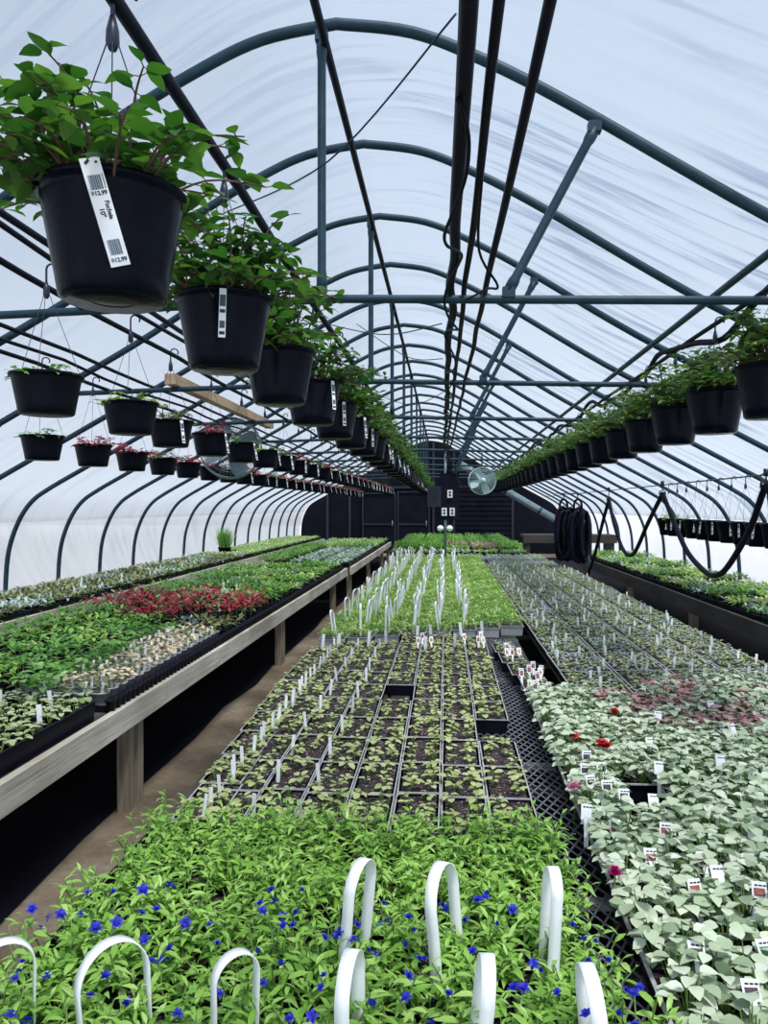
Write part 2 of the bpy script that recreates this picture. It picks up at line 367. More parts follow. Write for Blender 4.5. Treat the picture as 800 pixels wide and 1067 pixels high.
# end wall fittings
def frame_rect(b, x0, x1, z0, z1, w, y):
    b.box(x0, x0 + w, y - .05, y, z0, z1); b.box(x1 - w, x1, y - .05, y, z0, z1); b.box(x0 + w, x1 - w, y - .05, y, z1 - w, z1)
YE = YEND + .03
for i, (x0, x1, z1) in enumerate(((-2.95, -1.75, 2.15), (-1.70, -.55, 2.2))):
    b = MB(); b.box(x0, x1, YE - .06, YE, .0, z1); d = tag(part(f'door_{i + 1}', b.mesh('door', M['enddoor'], False)), kind='structure')
    b = MB(); frame_rect(b, x0, x1, 0, z1, .05, YE - .06); b.box(x0 + .05, x1 - .05, YE - .09, YE - .06, 1.0, 1.06); part('door_frame', b.mesh('door_frame', M['endtrim'], False), d)
    b = MB(); b.tube([(x1 - .12, YE - .12, .95), (x1 - .12, YE - .12, 1.15)], .012, 8); part('door_handle', b.mesh('door_handle', M['lip']), d)
b = MB()
for i in range(13): b.box(.35, 2.3, YE - .05, YE, .15 + i * .17, .28 + i * .17)
tag(part('trim_1', b.mesh('trim', M['enddoor'], False)), kind='structure')
b = MB()
for x in (-4.2, -3.4, -.42, .3, 2.35): b.box(x - .04, x + .04, YE - .06, YE, 0, roofz(x - CX) - .05)
b.box(-4.2, 2.35, YE - .05, YE, 2.3, 2.38)
tag(part('trim_2', b.mesh('trim', M['endtrim'], False)), kind='structure')
t = thing('duct_pipe', 'thick grey-green duct slanting down across the dark end wall', 'duct', (0, 24.4, 0))
b = MB(); b.tube([(.40, 0, 3.05), (1.2, 0, 2.58), (3.45, 0, 1.26)], .115, 16); part('tube', b.mesh('duct', M['duct']), t)
b = MB()
for q in (.15, .5, .85):
    p = Vector((.40, 0, 3.05)).lerp(Vector((3.45, 0, 1.26)), q); d = Vector((3.05, 0, -1.79)).normalized()
    b.tube([p - d * .03, p + d * .03], .125, 16)
part('band', b.mesh('band', M['rib']), t)
b = MB()
for q in (.3, .7):
    p = Vector((.40, 0, 3.05)).lerp(Vector((3.45, 0, 1.26)), q); b.tube([p + Vector((0, .08, 0)), p + Vector((0, YE - 24.4 - .05, 0))], .02, 6)
part('bracket', b.mesh('bracket', M['pipe_black']), t)
t = thing('work_table', 'dark low timber table standing by the end wall, right of the hoses', 'table', (2.75, 17.6, 0))
b = MB(); b.box(-1.0, 1.05, -.4, .4, .96, 1.02); b.box(-1.0, 1.05, -.42, -.38, .84, .96); part('tabletop', b.mesh('tabletop', M['wood_dark'], False), t)
for x in (-.9, .95):
    for y in (-.34, .34):
        b = MB(); b.box(x - .045, x + .045, y - .045, y + .045, 0, .96); part('leg', b.mesh('leg', M['wood_dark'], False), t)

# ------------------------------------------------------------------ benches
def bench(name, label, x0, x1, y0, y1, top, face, legs_y, legs_x, bh=.115, front='x0', deck_slats=True, wood=None):
    wood = wood or M['wood']
    t = thing(name, label, 'bench', ((x0 + x1) / 2, (y0 + y1) / 2, 0)); cx, cy = (x0 + x1) / 2, (y0 + y1) / 2
    b = MB()
    n = int((x1 - x0 - .08) / .12)
    for i in range(n):
        xa = x0 + .04 + (x1 - x0 - .08) * i / n - cx; b.box(xa, xa + .095, y0 - cy, y1 - cy, top - .03, top)
    part('deck', b.mesh('deck', M['wood_dark'], False), t)
    for nm, xa in (('side_board', x0), ('side_board', x1 - .04)):
        b = MB(); L = y1 - y0; k = max(1, round(L / 4.2))
        for i in range(k): b.box(xa - cx, xa + .04 - cx, y0 - cy + L * i / k + .002, y0 - cy + L * (i + 1) / k - .002, top - bh, top + .012)
        part(nm, b.mesh('side_board', wood, False), t)
    b = MB()
    for y in (y0, y1 - .04): b.box(x0 + .04 - cx, x1 - .04 - cx, y - cy, y + .04 - cy, top - bh, top)
    for y in legs_y: b.box(x0 + .045 - cx, x1 - .045 - cx, y - cy - .02, y + .02 - cy, top - bh - .005, top - .03)
    part('cross_rail', b.mesh('cross_rail', M['wood_dark'], False), t)
    for y in legs_y:
        for x in legs_x:
            b = MB()
            b.box(x - .045 - cx, x + .02 - cx, y - .10 - cy, y - .03 - cy, 0, top - bh); b.box(x - .03 - cx, x + .02 - cx, y + .03 - cy, y + .10 - cy, 0, top - bh)
            part('leg', b.mesh('leg', M['wood_post'], False), t)
    return t
bench('growing_bench', 'weathered timber bench of pots along the left aisle, nearer one', -3.45, -1.65, .2, 12.75, .60, 0, (.6, 4.05, 7.85, 11.6), (-3.3, -1.72))
bench('growing_bench', 'weathered timber bench along the left aisle, farther one toward the end wall', -3.35, -1.60, 12.95, 22.4, .60, 0, (13.2, 16.5, 20., 22.2), (-3.2, -1.67))
bench('growing_bench', 'long timber bench against the left plastic wall', -5.08, -4.0, 3.0, 25., .58, 0, (3.5, 8., 12.5, 17., 21.5), (-4.9, -4.07))
bench('growing_bench', 'dark timber bench of yellow-green flats along the right plastic wall', 2.78, 4.0, 3.6, 16.4, .60, 0, (4.2, 6.6, 9., 12., 15.9), (2.86, 3.9), .16, wood=M['wood_dark'])
# centre bench: timber frame with an expanded metal top
t = thing('mesh_bench', 'wide low centre bench with an expanded metal mesh top', 'bench', (.52, 6.9, 0))
X0, X1, Y0, Y1, ZT = -.93, 1.965, .6, 15.1, .63
b = MB()
for x in (X0, X1 - .04): b.box(x - .52, x + .04 - .52, Y0 - 6.9, Y1 - 6.9, ZT - .13, ZT - .012)
for x in (-.3, .2, 1.0, 1.5): b.box(x - .02 - .52, x + .02 - .52, Y0 - 6.9, Y1 - 6.9, ZT - .10, ZT - .012)
part('side_rail', b.mesh('side_rail', M['wood_dark'], False), t)
b = MB()
for i in range(13):
    y = Y0 + .06 + (Y1 - Y0 - .12) * i / 12; b.box(X0 + .04 - .52, X1 - .04 - .52, y - .025 - 6.9, y + .025 - 6.9, ZT - .13, ZT - .10)
part('cross_rail', b.mesh('cross_rail', M['wood_dark'], False), t)
for y in (.8, 4.2, 7.6, 11., 14.8):
    for x in (X0 + .25, X1 - .25):
        b = MB(); b.box(x - .045 - .52, x + .045 - .52, y - .045 - 6.9, y + .045 - 6.9, 0, ZT - .13); part('leg', b.mesh('leg', M['wood_dark'], False), t)
b = MB()
def strand(b, p, q, w=.0022):
    p, q = Vector(p), Vector(q); d = (q - p).normalized(); s = Vector((-d.y, d.x, 0)) * w
    i = len(b.v)
    for z in (-.002, .002):
        for c in (p - s, p + s, q + s, q - s): b.v.append((c.x - .52, c.y - 6.9, ZT - .006 + z))
    b.face((i, i + 3, i + 2, i + 1)); b.face((i + 4, i + 5, i + 6, i + 7))
    for k in range(4): b.face((i + k, i + (k + 1) % 4, i + 4 + (k + 1) % 4, i + 4 + k))
mx0, mx1, my0, my1, a, c = .12, .56, .6, 6.3, .018, .036
for i in range(int((mx1 - mx0) / a)):
    for j in range(int((my1 - my0) / c)):
        x, y = mx0 + i * a, my0 + j * c
        if (i + j) % 2: strand(b, (x, y, 0), (x + a, y + c, 0))
        else: strand(b, (x, y + c, 0), (x + a, y, 0))
for y in (2.0, 3.05, 4.55, 5.9): b.box(mx0 - .52, mx1 - .52, y - 6.9, y + .03 - 6.9, ZT - .03, ZT - .009)
part('expanded_mesh', b.mesh('expanded_mesh', M['mesh'], False), t)
b = MB()
for i in range(24):
    x = X0 + .04 + i * .12
    if mx0 - .1 < x < mx1: continue
    b.box(x - .52, x + .1 - .52, Y0 - 6.9, Y1 - 6.9, ZT - .012, ZT)
for y0, y1 in ((6.3, Y1),): b.box(mx0 - .52, mx1 - .52, y0 - 6.9, y1 - 6.9, ZT - .012, ZT)
part('deck', b.mesh('deck', M['wood_dark'], False), t)
bench('growing_bench', 'farthest centre bench of lush green flats before the end wall', -1.15, 1.66, 15.3, 24., .64, 0, (15.7, 19., 23.5), (-1., 1.5))

# ------------------------------------------------------------------ plant meshes
OV = ((0, .08), (.18, .72), (.42, 1.), (.7, .74), (.9, .3), (1, .03))
RD = ((0, .2), (.2, .85), (.5, 1.), (.8, .8), (1, .15))
LN = ((0, .2), (.3, .9), (.6, .9), (1, .04))
def az(a, el): return Vector((math.cos(a) * math.cos(el), math.sin(a) * math.cos(el), math.sin(el)))
UP = Vector((0, 0, 1))
def lobelia(seed, nst=13, hgt=.12, spread=.075):
    r = random.Random(seed); b = MB()
    for i in range(nst):
        a = r.uniform(0, 2 * PI); q = math.sqrt(r.random()) * spread; el = r.uniform(.75, 1.35); h = hgt * r.uniform(.65, 1.1)
        p0 = Vector((math.cos(a) * q * .5, math.sin(a) * q * .5, -.01)); d = az(a + r.uniform(-.5, .5), el); p1 = p0 + d * h
        b.tube([p0, p1], [.0022, .0014], 4, 1, False)
        n = r.randint(5, 7); ph = r.uniform(0, 6)
        for k in range(n):
            f = .35 + .65 * k / (n - 1); p = p0.lerp(p1, f)
            ld = az(ph + k * 2.4, r.uniform(.05, .6) + (.35 if k == n - 1 else 0)); s = r.uniform(.75, 1.15) * (1 - .25 * (k == n - 1))
            b.leaf(p, ld, UP, .040 * s, .0125 * s, r.uniform(.15, .6), .3, LN, 0, r.uniform(-.4, .4))
    return b.mesh('lobelia', [M['lob'], M['lobstem']])
def seedling(seed, m, n=5, L=.024, h=.03, roundp=RD):
    r = random.Random(seed); b = MB(); a0 = r.uniform(0, 6)
    for k in range(n):
        a = a0 + k * 2 * PI / n * 1.03 + r.uniform(-.4, .4); hh = h * r.uniform(.6, 1.1)
        p0 = Vector((0, 0, 0)); p1 = Vector((math.cos(a) * .008, math.sin(a) * .008, hh)); b.tube([p0, p1], [.0013, .001], 4, 1, False)
        s = r.uniform(.75, 1.2); b.leaf(p1, az(a, r.uniform(.0, .5)), UP, L * s, L * s * .85, r.uniform(.1, .5), .2, roundp)
    return b.mesh('seedling', [m, M['lobstem']])
def varplant(seed, m, n=21, L=.040, R=.062, H=.09):
    r = random.Random(seed); b = MB()
    for k in range(n):
        a = k * 2.4 + r.uniform(-.3, .3); q = R * math.sqrt((k + .5) / n); hh = H * (1.05 - .5 * (q / R) ** 2) * r.uniform(.6, 1.15)
        p0 = Vector((0, 0, -.01)); p1 = Vector((math.cos(a) * q * .62, math.sin(a) * q * .62, hh)); b.tube([p0, p1], [.0016, .0012], 4, 1, False)
        s = r.uniform(.75, 1.15); b.leaf(p1, az(a + r.uniform(-.5, .5), r.uniform(-.15, .35)), UP, L * s, L * s * .82, r.uniform(.1, .45), .22, OV, 0, r.uniform(-.3, .3))
    return b.mesh('varplant', [m, M['lobstem']])
def fuchsia(seed, nst=30, R=.15, H=.17, LL=.058, mats=None, trail=.35):
    r = random.Random(seed); b = MB()
    for i in range(nst):
        a = r.uniform(0, 2 * PI); q = R * .5 * math.sqrt(r.random()); low = r.random() < trail
        p0 = Vector((math.cos(a) * q, math.sin(a) * q, -.02)); rise = H * (r.uniform(.25, .55) if low else r.uniform(.55, 1.05)); out = (r.uniform(.13, .235) if low else r.uniform(.01, .12)) * R / .15
        aa = a + r.uniform(-.5, .5); p1 = p0 + Vector((math.cos(aa) * out * .5, math.sin(aa) * out * .5, rise)); p2 = p0 + Vector((math.cos(aa) * out, math.sin(aa) * out, rise * (.75 if low else 1.25)))
        pts = smooth_path([p0, p1, p2], 5); b.tube(pts, [.0028 - .0016 * k / (len(pts) - 1) for k in range(len(pts))], 5, 1, False)
        ph = r.uniform(0, 6); n = r.randint(4, 6)
        for k in range(n):
            f = .3 + .7 * k / (n - 1); p = pts[int(f * (len(pts) - 1))]; s = r.uniform(.7, 1.15) * (1 - .3 * (k == n - 1))
            for sgn in (0, PI):
                ld = az(ph + k * 1.57 + sgn + r.uniform(-.3, .3), r.uniform(-.25, .55)); st = p + ld * .012 * s
                b.tube([p, st], .001, 4, 1, False); b.leaf(st, ld, UP, LL * s, LL * s * .56, r.uniform(.1, .5), .22, OV, 0, r.uniform(-.5, .5))
    return b.mesh('fuchsia', mats or [M['fuch'], M['fuchstem']])
def carpet(seed, m, w, d, n, L, h, el=(.1, .9), asp=.6, m2=None, m2f=.0, clump=0):
    """a flat's worth of one young crop: tufts of leaves on short stems"""
    r = random.Random(seed); b = MB()
    nx = max(1, round(math.sqrt(n * w / d))); ny = max(1, round(n / nx))
    for i in range(nx):
        for j in range(ny):
            cx = -w / 2 + w * (i + .5) / nx + r.uniform(-.2, .2) * w / nx; cy = -d / 2 + d * (j + .5) / ny + r.uniform(-.2, .2) * d / ny
            hh = h * r.uniform(.7, 1.15); a0 = r.uniform(0, 6); mi = 1 if r.random() < m2f else 0
            for k in range(5 if clump == 0 else clump):
                a = a0 + k * 2.2; s = r.uniform(.7, 1.2)
                p = Vector((cx + math.cos(a) * L * .15, cy + math.sin(a) * L * .15, hh * r.uniform(.45, 1.)))
                b.leaf(p, az(a, r.uniform(*el)), UP, L * s, L * s * asp, r.uniform(.2, .6), .25, ((0, .15), (.4, 1.), (1, .05)), mi)
            b.tube([(cx, cy, 0), (cx, cy, hh * .8)], .0018, 3, 2, False)
    return b.mesh('carpet', [m, m2 or m, M['lobstem']])
def grass(seed, n=260, R=.12, H=.5):
    r = random.Random(seed); b = MB()
    for i in range(n):
        a = r.uniform(0, 6.28); q = R * math.sqrt(r.random()); b.leaf((math.cos(a) * q, math.sin(a) * q, 0), az(r.uniform(0, 6.28), r.uniform(1.15, 1.5)), az(r.uniform(0, 6.28), 0), H * r.uniform(.6, 1.1), .012, r.uniform(.05, .3), .2, LN)
    return b.mesh('grass', [M['green']])
def petals(m, n=5, L=.011, W=.009, el=.35, cen=None):
    b = MB()
    for k in range(n): b.leaf((0, 0, 0), az(k * 2 * PI / n, el), UP, L, W, .2, .1, RD)
    for k in range(n): b.leaf((0, 0, .002), az(k * 2 * PI / n + .6, el + .5), UP, L * .7, W * .8, .2, .1, RD)
    return b.mesh('flower', [m])

# ------------------------------------------------------------------ tray meshes
def tray_mesh(w, d, h, lip=.005, cells=(1, 1), mats=None, taper=.006):
    """an open plastic tray with sloping sides, a turned-out lip and low cell dividers"""
    b = MB(); x, y = w / 2, d / 2; t = .002; i = len(b.v)
    def ring(ex, z):
        k = len(b.v)
        for sx, sy in ((-1, -1), (1, -1), (1, 1), (-1, 1)): b.v.append((sx * (x + ex), sy * (y + ex), z))
        return k
    def band(p, q, mi=0):
        for k in range(4): b.face((p + k, p + (k + 1) % 4, q + (k + 1) % 4, q + k), mi)
    r0 = ring(-lip - taper, 0); r1 = ring(-lip, h - .004); r2 = ring(0, h - .004); r3 = ring(0, h); r4 = ring(-lip - t, h); r5 = ring(-lip - taper - t, .004)
    b.face((r0 + 3, r0 + 2, r0 + 1, r0)); band(r0, r1); band(r1, r2, 1); band(r2, r3, 1); band(r3, r4, 1); band(r4, r5); b.face((r5, r5 + 1, r5 + 2, r5 + 3))
    xi, yi = x - lip - taper, y - lip - taper
    for k in range(1, cells[0]): q = -xi + 2 * xi * k / cells[0]; b.box(q - .002, q + .002, -yi, yi, .004, h - .006)
    for k in range(1, cells[1]): q = -yi + 2 * yi * k / cells[1]; b.box(-xi, xi, q - .002, q + .002, .004, h - .006)
    return b.mesh('tray', mats or [M['tray'], M['lip']], False)
def soil_mesh(w, d, z, m=None, seed=0):
    r = random.Random(seed); b = MB(); nx, ny = max(2, int(w / .025)), max(2, int(d / .025))
    for j in range(ny + 1):
        for i in range(nx + 1): b.v.append((-w / 2 + w * i / nx, -d / 2 + d * j / ny, z + r.uniform(-.003, .003)))
    for j in range(ny):
        for i in range(nx): k = j * (nx + 1) + i; b.face((k, k + 1, k + nx + 2, k + nx + 1))
    return b.mesh('soil', m or M['soil'])
def stake_mesh(w=.016, h=.095, t=.0012):
    b = MB(); b.box(-w / 2, w / 2, -t / 2, t / 2, .0, h); i = len(b.v)
    b.v += [(-w / 2, -t / 2, 0), (w / 2, -t / 2, 0), (w / 2, t / 2, 0), (-w / 2, t / 2, 0), (0, 0, -.03)]
    for k in range(4): b.face((i + (k + 1) % 4, i + k, i + 4))
    return b.mesh('stake', M['white'], False)
STAKE = stake_mesh(); STAKE_W = stake_mesh(.024, .10)
n_tags = 0
def put_tag(x, y, z, label, group, me=None, s=1., lean=.12):
    o = part('plant_tag', me or STAKE, None, (x, y, z), (rnd.uniform(-lean, lean), rnd.uniform(-lean, lean), rnd.uniform(-.5, .5)), s)
    return tag(o, label, 'plant tag', group)
def pic_tag(x, y, z, label, picm, group, rz=None, w=.046, h=.06):
    t = thing('picture_tag', label, 'plant tag', (x, y, z), rnd.uniform(-.3, .3) if rz is None else rz, group)
    tl = rnd.uniform(-.7, -.3)
    key = ('pt', w, h)
    if key not in CACHE:
        b = MB(); b.box(-w / 2, w / 2, -.0008, .0008, .045, .045 + h); b.box(-.006, .006, -.0007, .0007, -.03, .045); CACHE[key] = b.mesh('card', M['white'], False)
    kp = ('pp', w, h, picm)
    if kp not in CACHE:
        b = MB(); b.box(-w / 2 + .004, w / 2 - .004, -.0016, -.0009, .05, .045 + h - .014)
        for k in range(4): b.box(-w / 2 + .006 + k * .009, -w / 2 + .013 + k * .009, -.0016, -.0009, .045 + h - .010, .045 + h - .0065, 1)
        CACHE[kp] = b.mesh('picture', [M[picm], M['ink']], False)
    part('card', CACHE[key], t, (0, 0, 0), (tl, 0, 0)); part('picture', CACHE[kp], t, (0, 0, 0), (tl, 0, 0))
    return t
CACHE = {}
ZB = ZT                                  # centre bench surface

# ---- near block: lobelia packs, white carry handles on the two front rows
LOB = [lobelia(10 + i) for i in range(6)]
FLW = [petals(M['blue'], 5, .0105, .0065, .15), petals(M['blue'], 5, .010, .006, .7)]
LW, LD, LH = .193, .262, .065
lob_tray = tray_mesh(LW, LD, LH, .006, (2, 3), [M['tray'], M['tray']]); lob_soil = soil_mesh(LW - .03, LD - .03, LH - .015)
def handle_mesh(span=.12, h=.24, w=.029, seed=0, lean=0.):
    """a strap of flat white plastic bent into an arch, its feet in the pack"""
    b = MB(); n = 16; pts = []
    leg = h - span / 2
    for i in range(4): pts.append((-span / 2 * (1 - .06 * math.sin(i / 4 * PI)), leg * i / 4))
    for i in range(n + 1):
        a = PI - PI * i / n; pts.append((math.cos(a) * span / 2, leg + math.sin(a) * span / 2 * 1.08))
    for i in range(4): pts.append((span / 2 * 1., leg * (3 - i) / 4))
    t = .0011; k = len(b.v)
    for i, (y, z) in enumerate(pts):
        y0, z0 = pts[max(0, i - 1)]; y1, z1 = pts[min(len(pts) - 1, i + 1)]; dy, dz = y1 - y0, z1 - z0; l = math.hypot(dy, dz) or 1; ny, nz = -dz / l * t, dy / l * t
        sx = lean * z
        for xx, s in ((-w / 2, 1), (w / 2, 1), (w / 2, -1), (-w / 2, -1)): b.v.append((xx + sx, y + ny * s, z + nz * s))
    for i in range(len(pts) - 1):
        for q in range(4): b.face((k + 4 * i + q, k + 4 * i + (q + 1) % 4, k + 4 * i + 4 + (q + 1) % 4, k + 4 * i + 4 + q))
    return b.mesh('handle', M['handle'])
HND = [handle_mesh(.115, .235, .025, 0, .0), handle_mesh(.10, .24, .024, 1, .10), handle_mesh(.125, .23, .025, 2, -.08), handle_mesh(.08, .235, .023, 3, .05)]
ROWL = ['row nearest the camera', 'second row from the camera', 'third row from the camera', 'fourth row from the camera', 'fifth row from the camera']
row_y = [1.02, 1.285, 1.55, 1.815, 2.08]
cols = [-.83, -.632, -.434, -.236, -.038, .16]
for j, y in enumerate(row_y):
    for i, cx in enumerate(cols):
        x = cx + (.055 if j else .02) + (.01 * i if j == 1 else 0); hd = j in (1, 2) and not (j == 2 and i < 3)
        lab = f'pack of bushy lobelia, {nth(i + 1)} from the left in the {ROWL[j]}'
        t = thing('lobelia_pack', lab, 'plant pack', (x, y, ZB), rnd.uniform(-.02, .02), 'lobelia packs on the centre bench')
        part('tray', lob_tray, t); part('soil', lob_soil, t)
        for a in range(2):
            for c in range(3):
                px, py = (a - .5) * .09 + rnd.uniform(-.008, .008), (c - 1) * .083 + rnd.uniform(-.008, .008)
                s = rnd.uniform(.85, 1.12) * (1. if j < 3 else .92)
                p = part('lobelia', rnd.choice(LOB), t, (px, py, LH - .012), (0, 0, rnd.uniform(0, 6.28)), s)
                nf = {0: 2, 1: 2, 2: 2, 3: 0, 4: 0}[j]
                for q in range(nf + (1 if (nf and rnd.random() < .35) else 0)):
                    if rnd.random() < .28: continue
                    fx, fy, fz = rnd.uniform(-.05, .05), rnd.uniform(-.05, .05), rnd.uniform(.09, .125)
                    part('flower', rnd.choice(FLW), p, (fx, fy, fz), (rnd.uniform(-.9, .5), rnd.uniform(-.7, .7), rnd.uniform(0, 6)), rnd.uniform(1., 1.45))
        if hd:
            part('handle', HND[(i + j) % 4], t, (-.005 if i < 3 else -.01, -.01, LH - (.045 if j == 1 else .01)), (0, 0, {0: -.9, 1: -.75, 2: -.85, 3: -.12, 4: .05, 5: .05}[i] if j == 1 else (.1 if i == 5 else -.35)))

# ---- seedling packs on the centre bench
SW, SD, SH = .147, .302, .062
SEED = [seedling(50 + i, M['seed'], rnd.randint(4, 6)) for i in range(7)]
SEEDG = [seedling(70 + i, M['seedgreen'], rnd.randint(4, 6), .022, .032) for i in range(5)]
seed_tray = tray_mesh(SW, SD, SH, .003, (2, 4)); seed_soil = soil_mesh(SW - .026, SD - .026, SH - .006)
sx0 = -.918
missing = {(7, 3), (4, 5)}
for i in range(8):
    x = sx0 + .1505 * (i + .5)
    ystart = 2.20 if i > 0 else 2.26
    nrow = 10 if i < 4 else 11
    for j in range(nrow):
        y = ystart + .308 * (j + .5) + (.02 if j > 4 else 0) + (.025 if i in (2, 5) else 0)
        if i == 0 and j < 6: x = sx0 + .1505 * .5 + .075 - .0125 * j
        if (i, j) in missing: continue
        if y + SD / 2 > 5.28 + .1 * i: continue
        t = thing('seedling_pack', f'pack of sparse pale seedlings, {nth(i + 1)} column from left, {nth(j + 1)} back from the lobelia', 'plant pack', (x, y, ZB), rnd.uniform(-.012, .012), 'seedling packs on the centre bench')
        part('tray', seed_tray, t); part('soil', seed_soil, t)
        for a in range(2):
            for c in range(4):
                if rnd.random() < .06: continue
                part('seedling', rnd.choice(SEED), t, ((a - .5) * .072 + rnd.uniform(-.012, .012), (c - 1.5) * .07 + rnd.uniform(-.012, .012), SH - .007), (rnd.uniform(-.15, .15), rnd.uniform(-.15, .15), rnd.uniform(0, 6.28)), rnd.uniform(.72, 1.22))
        ntg = {0: 0, 1: 2, 2: 1, 3: 1, 4: 0, 5: 0, 6: 0, 7: 0}[i]
        for q in range(ntg + (1 if i == 1 and j < 6 else 0)):
            put_tag(x - SW * .42 + .01 + rnd.uniform(-.004, .012), y - .09 + q * .085 + rnd.uniform(-.02, .02), ZB + SH + .0, f'{("nearest", "middle", "farthest")[q]} white tag in the {nth(i + 1)} seedling column, {nth(j + 1)} pack back from the lobelia', 'white tags among the seedling packs', STAKE, .8 if j < 6 else .75)
for q in range(10):
    put_tag(-.86 + rnd.uniform(-.03, .06) + q * .155 + (0 if q < 8 else -.5), 5.12 + .1 * (q % 8) + rnd.uniform(-.06, .03), ZB + SH, f'white tag at the back of the seedling packs, {nth(q % 8 + 1)} column from the left{", farther one" if q > 7 else ""}', 'white tags among the seedling packs', STAKE_W, .9)

# ---- packs with white carry handles
HWD, HDP = .19, .36
h_tray = tray_mesh(HWD, HDP, .075, .006, (2, 3), [M['greytray'], M['greytray']]); h_soil = soil_mesh(HWD - .03, HDP - .03, .062)
HFOL = [carpet(90 + i, M['lime'], HWD * .98, HDP * .98, 26, .040, .065, (.1, 1.0), .42, M['green'], .3, 8) for i in range(4)]
HND2 = [handle_mesh(.075, .235, .016, 0, rnd.uniform(-.15, .15)) for i in range(5)]
for i in range(8):
    x = -.905 + .1905 * (i + .5)
    for j in range(24):
        y = 5.34 + .1 * i * max(0, 1 - j / 12) + .366 * (j + .5)
        if y > 14.0: continue
        t = thing('handled_pack' , f'lime-green pack{" with white carry handle" if i < 6 else " without handle"}, {nth(i + 1)} from the left, {nth(j + 1)} row back', 'plant pack', (x, y, ZB), rnd.uniform(-.015, .015), 'handled packs on the centre bench')
        part('tray', h_tray, t); part('soil', h_soil, t); part('foliage', HFOL[(i * 3 + j) % 4], t, (0, 0, .06), (0, 0, PI * rnd.randint(0, 1)))
        if i < 6 and not (i == 0 and j in (1,)): part('handle', rnd.choice(HND2), t, (rnd.uniform(-.012, .012), rnd.uniform(-.05, .05), .05), (0, 0, rnd.uniform(-.6, .2)), rnd.uniform(.85, 1.08))

# ---- right of the mesh gap: variegated packs, then tagged seedling flats
VAR = [varplant(120 + i, M['var']) for i in range(7)]
VPK = [varplant(140 + i, M['pink'], 14, .034, .055, .07) for i in range(3)]
v_tray = tray_mesh(.153, .30, .065, .007, (2, 3)); v_soil = soil_mesh(.125, .27, .052)
vx0 = .412
for i in range(10):
    x = vx0 + .1555 * (i + .5)
    for j in range(10):
        y = 1.1 + .308 * (j + .5) + (.02 if i % 2 else 0)
        if y - .15 > 3.72 + .05 * i: continue
        if x > y * .58 + .25: continue
        if i == 1 and abs(y - 2.5) < .16: continue
        last = y > 3.35
        t = thing('variegated_pack', f'pack of {"pink-tinged leafy plants" if last and i > 1 else "pale variegated plants"}, {nth(i + 1)} column right of mesh gap, {nth(j + 1)} row', 'plant pack', (x, y, ZB), rnd.uniform(-.015, .015), 'variegated packs right of the gap')
        part('tray', v_tray, t); part('soil', v_soil, t)
        for a in range(2):
            for c in range(3):
                pk = last and i > 1 and rnd.random() < .65
                part('plant', rnd.choice(VPK if pk else VAR), t, ((a - .5) * .073 + rnd.uniform(-.006, .006), (c - 1) * .095 + rnd.uniform(-.008, .008), .05), (rnd.uniform(-.12, .12), rnd.uniform(-.12, .12), rnd.uniform(0, 6.28)), rnd.uniform(.85, 1.1))
FLOW = {'magenta': petals(M['magenta'], 6, .02, .018, .5), 'redpetal': petals(M['redpetal'], 7, .022, .02, .5), 'pinkpetal': petals(M['pinkpetal'], 7, .02, .018, .5)}
for (x, y, z, k, n, lab) in ((.405, 1.85, .80, 'magenta', 1, 'single magenta bloom at the left edge of the variegated plants'), (.585, 2.86, .80, 'redpetal', 3, 'scarlet bloom cluster among the pale variegated plants'),
                       (.405, 2.42, .80, 'pinkpetal', 3, 'pale pink bloom cluster beside the mesh gap'), (.50, 3.0, .79, 'redpetal', 1, 'small scarlet bloom left of the big scarlet cluster'), (.74, 3.35, .79, 'redpetal', 2, 'scarlet bloom at the back of the variegated plants')):
    t = thing('geranium_bloom', lab, 'flower', (x, y, z - .135))
    b = MB(); b.tube([(0, 0, -.03), (0, 0, .1)], .002, 5); part('stalk', b.mesh('stalk', M['lobstem']), t)
    for q in range(n * 2): part('blossom', FLOW[k], t, (rnd.uniform(-.014, .014) * (n > 1), rnd.uniform(-.014, .014) * (n > 1), .1 + rnd.uniform(-.008, .012)), (rnd.uniform(-.6, .2), rnd.uniform(-.5, .5), rnd.uniform(0, 6)), 1.)
# picture tags among the variegated plants
pts = [(.50, 1.53, 'pic_dark'), (.655, 1.55, 'pic_teal'), (.565, 1.41, 'pic_dark'), (.745, 1.40, 'pic_red'), (.62, 1.25, 'pic_dark'), (.80, 1.245, 'pic_dark'),
       (.475, 2.12, 'pic_red'), (.60, 2.11, 'pic_red'), (.525, 1.95, 'pic_red'), (.655, 1.94, 'pic_red'), (.585, 1.79, 'pic_red'), (.72, 1.79, 'pic_red'), (.475, 2.47, 'pic_dark'), (.515, 2.43, 'pic_dark'), (.47, 2.58, 'pic_dark'), (.53, 2.6, 'pic_dark'), (.50, 2.72, 'pic_dark'), (.55, 2.36, 'pic_dark')]
for q, (x, y, pm) in enumerate(sorted(pts, key=lambda p: p[1])):
    pic_tag(x, y, ZB + .075, f'{"reddish" if pm == "pic_red" else "dark" if pm == "pic_dark" else "teal"} picture tag among variegated plants, {nth(q + 1)} nearest the camera', pm, 'picture tags in the variegated packs', None, .032, .036)
for q, (x, y) in enumerate(((.522, 1.275), (.405, 2.22), (.63, 2.33), (.66, 1.86), (.83, 2.1), (.95, 2.7), (1.1, 2.4), (.78, 2.9), (1.15, 3.1), (.9, 3.3), (1.3, 2.9), (1.02, 2.2), (1.2, 3.5), (.72, 2.62), (1.45, 3.4))):
    o = pic_tag(x, y, ZB + .07, f'plain white tag with one printed line among the variegated plants, {nth(q + 1)} nearest the camera', 'white', 'plain tags in the variegated packs', None, .03, .042)
